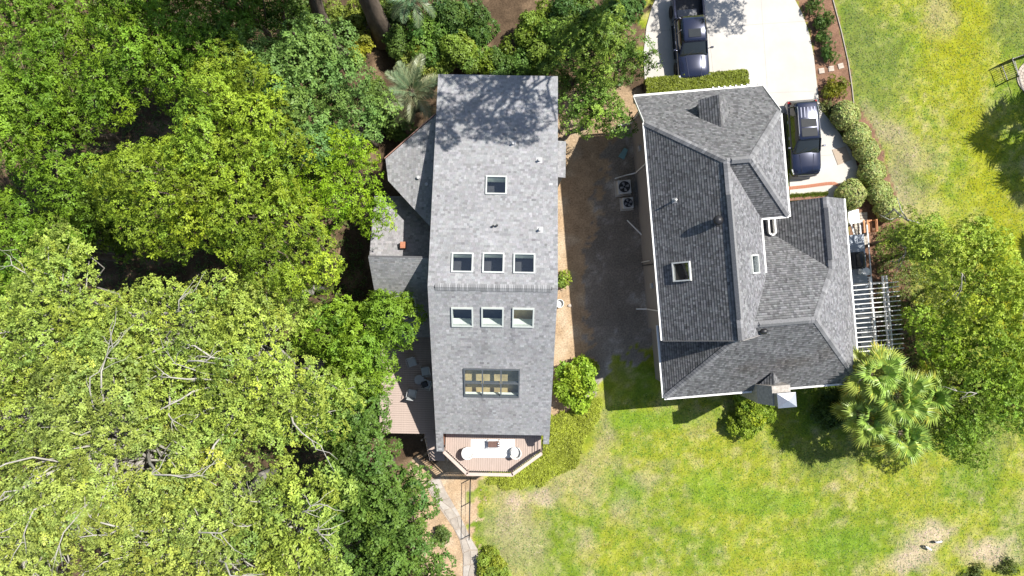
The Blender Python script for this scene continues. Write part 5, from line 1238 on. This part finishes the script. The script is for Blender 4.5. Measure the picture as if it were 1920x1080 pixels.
wood('dark green tree behind the blue green ones near the leaning trunk', 515, 15, 6.5, 60, (.12, .21, .025), leaf=.19, clump=.75)
wood('slender green tree at the corner where the wood runs on past the tall trunks', 420, -10, 9.5, 110, GRN, leaf=.18, clump=.8, k=6, width=.32)
# tall trees whose trunks lean out of view
TALL = 'tall trees standing behind the houses'
def tall(label, base, crown, r, col, trr, **k_):
    c = crown; zc = c[2]; px = 960 + c[0] * F / (H - zc); py = 540 - c[1] * F / (H - zc); rpx = r * F / (H - zc)
    return tree('tall_tree', label, px, py, zc, rpx, col, group=TALL, lean=(base[0] - c[0], base[1] - c[1]), tr=trr, **k_)
b1, b2 = P(648, 108), P(722, 76)
tall('tall tree with a dark leaning bare trunk rising from the dirt track', (b1.x, b1.y), (b1.x - .6, b1.y + 1.6, 17.5), 3.6, GRN, .42, leaf=.24)
tall('tall tree with a thick grey bare trunk behind the feather palm', (b2.x, b2.y), (b2.x + .9, b2.y + 2.2, 18), 3.2, GRN, .58, leaf=.24)
tall('tall open crowned tree throwing dappled shade on the long roof', (8.2, 20.3), (6.6, 15.0, 20), 4.0, GRN, .36, leaf=.26, dens=.5, clump=.62, gap=.45, rz=.4, sprig=90)
tall('tall tree shading the load bed of the truck', (19.5, 25), (18.2, 22.6, 9.5), 3.0, GRN, .25, leaf=.22, gap=.35, clump=.8)
# low trees and bushes behind the long house
UN = 'bushes and low trees behind the long house'
for (px, py, r_, h_, c_, l, k_) in (
    (575, 30, 45, 3.5, (.10, .17, .03), 'dark bush beside the leaning bare trunk', {}), (655, 35, 42, 3.2, (.20, .24, .035), 'olive green bush between the two bare trunks', {}), (672, 82, 26, 2.6, (.36, .36, .03), 'yellow leaved bush at the end of the dirt track', {}),
    (600, 75, 24, 2.0, (.26, .30, .03), 'lime edged bush on the wood side of the leaning trunk', {}),
    (800, 60, 48, 3.4, (.15, .26, .04), 'bright green bush behind the feather palm', {}), (845, 30, 50, 3.2, (.09, .16, .035), 'dark bush behind the bright green one', {}), (780, 115, 32, 2.2, (.22, .26, .04), 'yellow green bush right behind the feather palm fronds', {}),
    (862, 100, 40, 2.8, (.17, .25, .035), 'leafy bush touching the end of the long roof', {}), (900, 60, 30, 2.2, (.08, .15, .03), 'dark low bush beside the dappled dirt', {}), (935, 125, 30, 2.0, (.11, .20, .045), 'blue green bush against the end of the long roof', {}),
    (975, 112, 30, 2.4, (.12, .22, .04), 'green bush beside the blue green one at the roof end', {}), (1015, 40, 42, 3.6, (.22, .32, .04), 'light green bush on the far side of the dappled dirt', {}), (1020, 100, 36, 2.8, (.18, .27, .04), 'lime tipped bush near the roof corner', {}),
    (1065, 20, 46, 3.4, (.09, .16, .03), 'dark bush in the shade of the tall trees', {}), (1170, 15, 42, 3.6, (.10, .19, .04), 'deep green bush beside the driveway curve', {}), (745, 10, 22, 2.4, (.10, .18, .05), 'shaded bush behind the thick grey trunk', {}), (705, 20, 30, 2.8, (.16, .22, .035), 'olive bush pressed against the thick grey trunk', {}),
    (745, 75, 30, 2.4, (.12, .20, .04), 'deep green bush in front of the thick grey trunk', {}), (820, 118, 26, 2.0, (.16, .24, .04), 'mid green bush between feather palm and roof end', {}), (905, 112, 26, 2.0, (.15, .24, .03), 'bright tufted bush at the middle of the roof end', {}),
    (880, 25, 34, 2.8, (.11, .19, .035), 'green bush bordering the dappled dirt on the palm side', {}), (985, 75, 30, 2.6, (.14, .22, .03), 'mid green bush bordering the dappled dirt on the driveway side', {}), (1050, 70, 36, 3.0, (.15, .24, .035), 'rounded bush between the light green and dark bushes', {}),
    (1110, 40, 40, 3.4, (.13, .22, .035), 'tall leafy bush under the low tree by the driveway', {}), (690, 165, 22, 1.6, (.14, .22, .045), 'low bush at the foot of the blue green tree', {}), (715, 205, 24, 1.6, (.12, .20, .04), 'dark low bush between blue green tree and feather palm', {}),
    (745, 235, 24, 1.2, (.13, .20, .04), 'low green bush below the feather palm', {})):
    shrub('bush', l, px, py, r_, h_, c_, cat='bush', clump=.62, sprig=85, leaf=.19, group=UN, **k_)
for (px, py, zc, r_, c_, l) in ((1105, 90, 6.0, 78, (.17, .26, .04), 'leafy low tree between the roof corner and the driveway'), (1170, 110, 4.5, 56, (.15, .25, .045), 'green low tree overhanging the driveway edge'), (1115, 200, 4.8, 66, (.19, .31, .05), 'bright low tree in the gap between the two roofs'), (1062, 150, 3.8, 34, (.15, .23, .04), 'small shaded tree against the long roof corner')):
    tree('low_tree', l, px, py, zc, r_, c_, group=UN, clump=.6, leaf=.19, sprig=150, rz=.75, width=.36)
# bushes and ground cover near the lawn
shrub('bush', 'bright lime leaved bush between the long roof and the lawn', 1086, 716, 50, 2.4, (.27, .40, .035), cat='bush', clump=.5, sprig=70, leaf=.23, width=.5)
shrub('bush', 'small lime bush on the straw strip under the long roof edge', 1056, 523, 15, .9, (.28, .36, .05), cat='bush', clump=.28, sprig=60, leaf=.20)
shrub('bush', 'round bright green bush below the chimney', 1409, 768, 47, 1.9, (.25, .34, .03), cat='bush', clump=.5, sprig=190, leaf=.16)
shrub('bush', 'dark bush in shade between the chimney and the fan palms', 1560, 765, 36, 1.4, (.09, .15, .03), cat='bush', clump=.45, sprig=110, leaf=.17)
shrub('bush', 'lime clump of low foliage beside the stone path', 925, 1068, 36, .8, (.25, .32, .04), cat='bush', clump=.4, sprig=130, leaf=.15)
shrub('bush', 'dark green bush sticking out over the path edge', 835, 1004, 14, 1.2, (.12, .18, .04), cat='bush', clump=.3, sprig=90, leaf=.17)
for (px, py, r_, l) in ((1890, 1062, 20, 'ragged dark weed clump in the dry corner of the lawn'), (1825, 1082, 26, 'low dark weed clump beside the bare patch')):
    shrub('weed_clump', l, px, py, r_, .45, (.12, .16, .04), cat='weeds', clump=.3, sprig=40, leaf=.14)
def cover(name, label, poly, n, col, hmax=.35, leaf=.13):
    xs = [p[0] for p in poly]; ys = [p[1] for p in poly]
    x = rng.uniform(min(xs), max(xs), n); y = rng.uniform(min(ys), max(ys), n)
    X = (x - 960) * H / F; Y = (540 - y) * H / F
    k_ = inpoly(x + (fbm(X * 1.2, Y * 1.2, 3) - .5) * 30, y + (fbm(X * 1.2, Y * 1.2, 8) - .5) * 30, poly); X, Y = X[k_], Y[k_]; n = len(X)
    z = .04 + hmax * fbm(X * 1.6, Y * 1.6, 11) * rng.uniform(.5, 1, n)
    c = np.array(col) * rng.uniform(.7, 1.35, (n, 1)) * (1 + .5 * (fbm(X * .9, Y * .9, 12) - .5))[:, None]
    o = leaf_mesh(name, np.stack([X, Y, z], -1), unit(np.array([[0, 0, 1.]]) + rng.normal(0, .35, (n, 3))), leaf * rng.uniform(.7, 1.3, n), c, None, 4, .36, .4)
    return tag(o, label, 'ground cover', kind='stuff')
cover('ground_cover', 'lime and olive ground cover bed curving round the balcony corner', [(1030, 775), (1060, 770), (1128, 745), (1120, 790), (1092, 838), (1086, 865), (1050, 890), (1000, 908), (950, 917), (912, 905), (930, 880), (1000, 850)], 18000, (.33, .38, .045))
cover('woodland_undergrowth', 'low shaded undergrowth on the floor of the wood', [(-20, -40), (560, -40), (700, 250), (690, 560), (620, 800), (560, 1120), (-20, 1120)], 11000, (.09, .13, .03), .5, .24)
cover('fence_undergrowth', 'loose low greenery around the pergola and palms', [(1640, 420), (1700, 420), (1790, 560), (1800, 800), (1700, 830), (1560, 790), (1560, 740), (1640, 690)], 7000, (.14, .19, .035), .45, .17)

# airy garden trees past the pergola
AIR = 'airy trees past the pergola'
ak = dict(group=AIR, clump=.66, leaf=.165, sprig=125, rz=.6, dens=1.15, gap=.20, tr=.11, width=.45, fill=.45, sp=.6)
tree('garden_tree', 'airy olive lime tree with a crooked pale bough beside the bench', 1772, 475, 5.5, 86, (.32, .42, .05), bare=1, **ak)
tree('garden_tree', 'small airy lime tree leaning over the wooden bench', 1700, 450, 4.0, 52, (.27, .36, .05), bare=1, **ak)
tree('garden_tree', 'airy green tree at the lawn end of the tree group', 1795, 815, 4.0, 62, (.17, .27, .03), **ak)
tree('garden_tree', 'airy mid green tree between the lime one and the dark one', 1905, 655, 5.0, 85, (.26, .36, .035), **ak)
tree('garden_tree', 'airy lime tree farthest out over the lawn', 1862, 540, 6.0, 105, (.33, .43, .045), bare=1, **ak)
tree('garden_tree', 'airy bright green tree next to the pergola slats', 1772, 630, 5.0, 74, (.24, .36, .03), bare=1, **ak)
tree('garden_tree', 'airy dark green tree between the fan palms and the open lawn', 1850, 735, 5.5, 112, (.20, .31, .03), bare=1, **{**ak, 'gap': .22})
bb = MB(); bp_ = [P(1676, 392, 3.2), P(1690, 405, 3.8), P(1702, 413, 4.2), P(1722, 418, 4.6), P(1728, 430, 4.5), P(1731, 442, 4.2)]
bb.tube([P(1650, 408, 2.4), P(1668, 400, 2.8)] + bp_, [.02, .04, .06, .07, .08, .07, .05, .02], 6); bb.tube([P(1702, 413, 4.2), P(1690, 395, 4.4), P(1682, 370, 4.3)], [.05, .035, .015], 5); bb.tube([P(1690, 405, 3.8), P(1668, 412, 3.9), P(1648, 402, 3.7)], [.04, .025, .01], 5)
c = P(1722, 440, 0); bb.tube([c, P(1718, 428, 3.0), P(1722, 418, 4.6)], [.12, .10, .07], 7)
t = thing('bare_tree', 'crooked leafless pale tree leaning beside the wooden bench', 'tree', (0, 0, 0)); bb.build('trunk', M_PALE, t, smooth=True)

# ------------------------------------------------------------------ palms
def feather_frond(L_, col, droop, seed):
    r = np.random.default_rng(seed); mb = MB(); n_ = 30; pts = []
    for i in range(n_ + 1):
        t_ = i / n_; a_ = -droop * t_ ** 1.6
        pts.append(Vector((L_ * (t_ - .10 * t_ ** 3), 0, L_ * (.34 * t_ - droop * .62 * t_ ** 2))))
    mb.tube(pts[::3] + [pts[-1]], [.028 * (1 - .8 * i / (len(pts[::3]))) for i in range(len(pts[::3]) + 1)], 5, (.30, .30, .16))
    for i in range(5, n_):
        t_ = i / n_; ll = .58 * math.sin(math.pi * min(1, .18 + t_ * .86)) ** .7 + .08
        for sd_ in (-1, 1):
            for q_ in (0, .5):
                p = pts[i].lerp(pts[i + 1], q_); fw = (pts[i + 1] - pts[i]).normalized()
                d_ = (fw * r.uniform(.62, .85) + Vector((0, sd_, 0)) * r.uniform(.6, .8) + Vector((0, 0, r.uniform(.05, .40)))).normalized()
                tip = p + d_ * ll * r.uniform(.85, 1.1) - Vector((0, 0, ll * .28)); md = p + d_ * ll * .5; w = fw * .017
                c = tuple(max(.01, v * k0) for v, k0 in zip(col, [r.uniform(.7, 1.35)] * 3))
                mb.add([p - w * .6, md - w, tip, md + w, p + w * .6], [(0, 1, 2, 3, 4)], c)
    return mb
def fan_frond(L_, col, seed):
    r = np.random.default_rng(seed); mb = MB(); R = L_ * .56; pt = L_ * .52
    pet = [Vector((0, 0, 0)), Vector((pt * .5, 0, pt * .10)), Vector((pt, 0, pt * .06)), Vector((pt + R * .35, 0, -R * .05))]
    mb.tube(pet, [.03, .022, .018, .008], 5, (.24, .28, .08)); n_ = 30
    for i in range(n_):
        a_ = math.radians(-128 + 256 * i / (n_ - 1)) ; k0 = 1 - .25 * abs(a_) / 2.2
        o = Vector((pt + R * .22 * (1 - abs(a_) / 2.3), 0, pt * .06)); d_ = Vector((math.cos(a_), math.sin(a_), 0)); s_ = Vector((-d_.y, d_.x, 0)); rr = R * k0 * r.uniform(.88, 1.08)
        up = .30 * abs(math.sin(a_)) ** 1.3; z1 = rr * up; z2 = rr * up - rr * r.uniform(.15, .50)
        w = rr * .055; m_ = o + d_ * rr * .58 + Vector((0, 0, z1)); tp = o + d_ * rr + Vector((0, 0, z2))
        c = tuple(max(.01, v * q_) for v, q_ in zip(col, [r.uniform(.7, 1.35)] * 3))
        if r.random() < .12: c = (c[0] * 1.5, c[1] * 1.15, c[2])
        mb.add([o, m_ - s_ * w + Vector((0, 0, -.02)), tp, m_ + s_ * w + Vector((0, 0, -.02)), m_ + Vector((0, 0, .02))], [(0, 1, 4), (1, 2, 4), (4, 2, 3), (0, 4, 3)], c)
    return mb
def palm(name, label, px, py, z, n, kind, L_, col, seed, group=None):
    c = P(px, py, z); r = thing(name, label, 'palm tree', (c.x, c.y, -.02), 0, group); rr = np.random.default_rng(seed)
    mb = MB(); pr = [(.26, 0), (.20, .4)] + [(.17 + .02 * (i % 2), .4 + (z - .6) * i / 9) for i in range(1, 10)] + [(.24, z - .05), (.10, z + .08)]
    mb.lathe(pr, 12); mb.build('trunk', M_BARK, r)
    var = []
    for k_ in range(4):
        cc = tuple(v * q_ for v, q_ in zip(col, (1 + .12 * (k_ - 1.5), 1, 1)))
        var.append(feather_frond(L_, cc, (.35, .6, .8, .95)[k_], seed + k_) if kind == 'feather' else fan_frond(L_, cc, seed + k_))
    first = [None] * 4
    for i in range(n):
        t_ = (i + .5) / n; az = i * 2.399 + rr.uniform(-.2, .2); k_ = min(3, int(t_ * 4)); pitch = (72 - 105 * t_ + rr.uniform(-16, 16)) if kind == 'fan' else (62 - 72 * t_)
        rot = (rr.uniform(-.6, .6), -math.radians(pitch + rr.uniform(-8, 8)), az); sc_ = rr.uniform(.85, 1.1)
        if first[k_] is None: o = var[k_].build('frond', FROND, r); first[k_] = o
        else: o = share(first[k_], 'frond', r)
        o.location = (.08 * math.cos(az), .08 * math.sin(az), z + .05 - .25 * t_); o.rotation_mode = 'XYZ'; o.rotation_euler = rot; o.scale = (sc_,) * 3
palm('feather_palm', 'grey green feather palm at the corner of the long roof', 772, 172, 3.8, 21, 'feather', 2.35, (.22, .265, .14), 100)
FP = 'fan palms at the pergola end'
fc = (.34, .42, .075)
palm('fan_palm', 'fan palm leaning against the corner of the dark roof', 1634, 700, 5.2, 24, 'fan', 1.75, fc, 200, FP)
palm('fan_palm', 'fan palm nearest the airy dark green tree', 1738, 742, 4.8, 24, 'fan', 1.75, fc, 210, FP)
palm('fan_palm', 'fan palm standing out farthest over the lawn', 1688, 812, 4.4, 24, 'fan', 1.7, fc, 220, FP)
palm('fan_palm', 'fan palm in the middle of the palm clump', 1682, 742, 5.4, 24, 'fan', 1.75, fc, 230, FP)
palm('fan_palm', 'fan palm on the chimney side of the palm clump', 1624, 780, 4.2, 20, 'fan', 1.6, fc, 240, FP)
palm('feather_palm', 'dark feather palm in deep shade behind the bushes', 772, -4, 3.2, 14, 'feather', 1.9, (.12, .20, .10), 300)
EP = 'palms beyond the lawn by the black fence'
palm('fan_palm', 'fan palm beyond the lawn, beside the black fence corner', 2160, 140, 6.0, 20, 'fan', 2.3, fc, 250, EP)
palm('fan_palm', 'fan palm beyond the lawn, next along from the fence corner', 2222, 226, 6.2, 20, 'fan', 2.3, fc, 260, EP)
palm('fan_palm', 'fan palm beyond the lawn, standing apart from the fence', 2186, 405, 5.0, 18, 'fan', 2.0, fc, 270, EP)
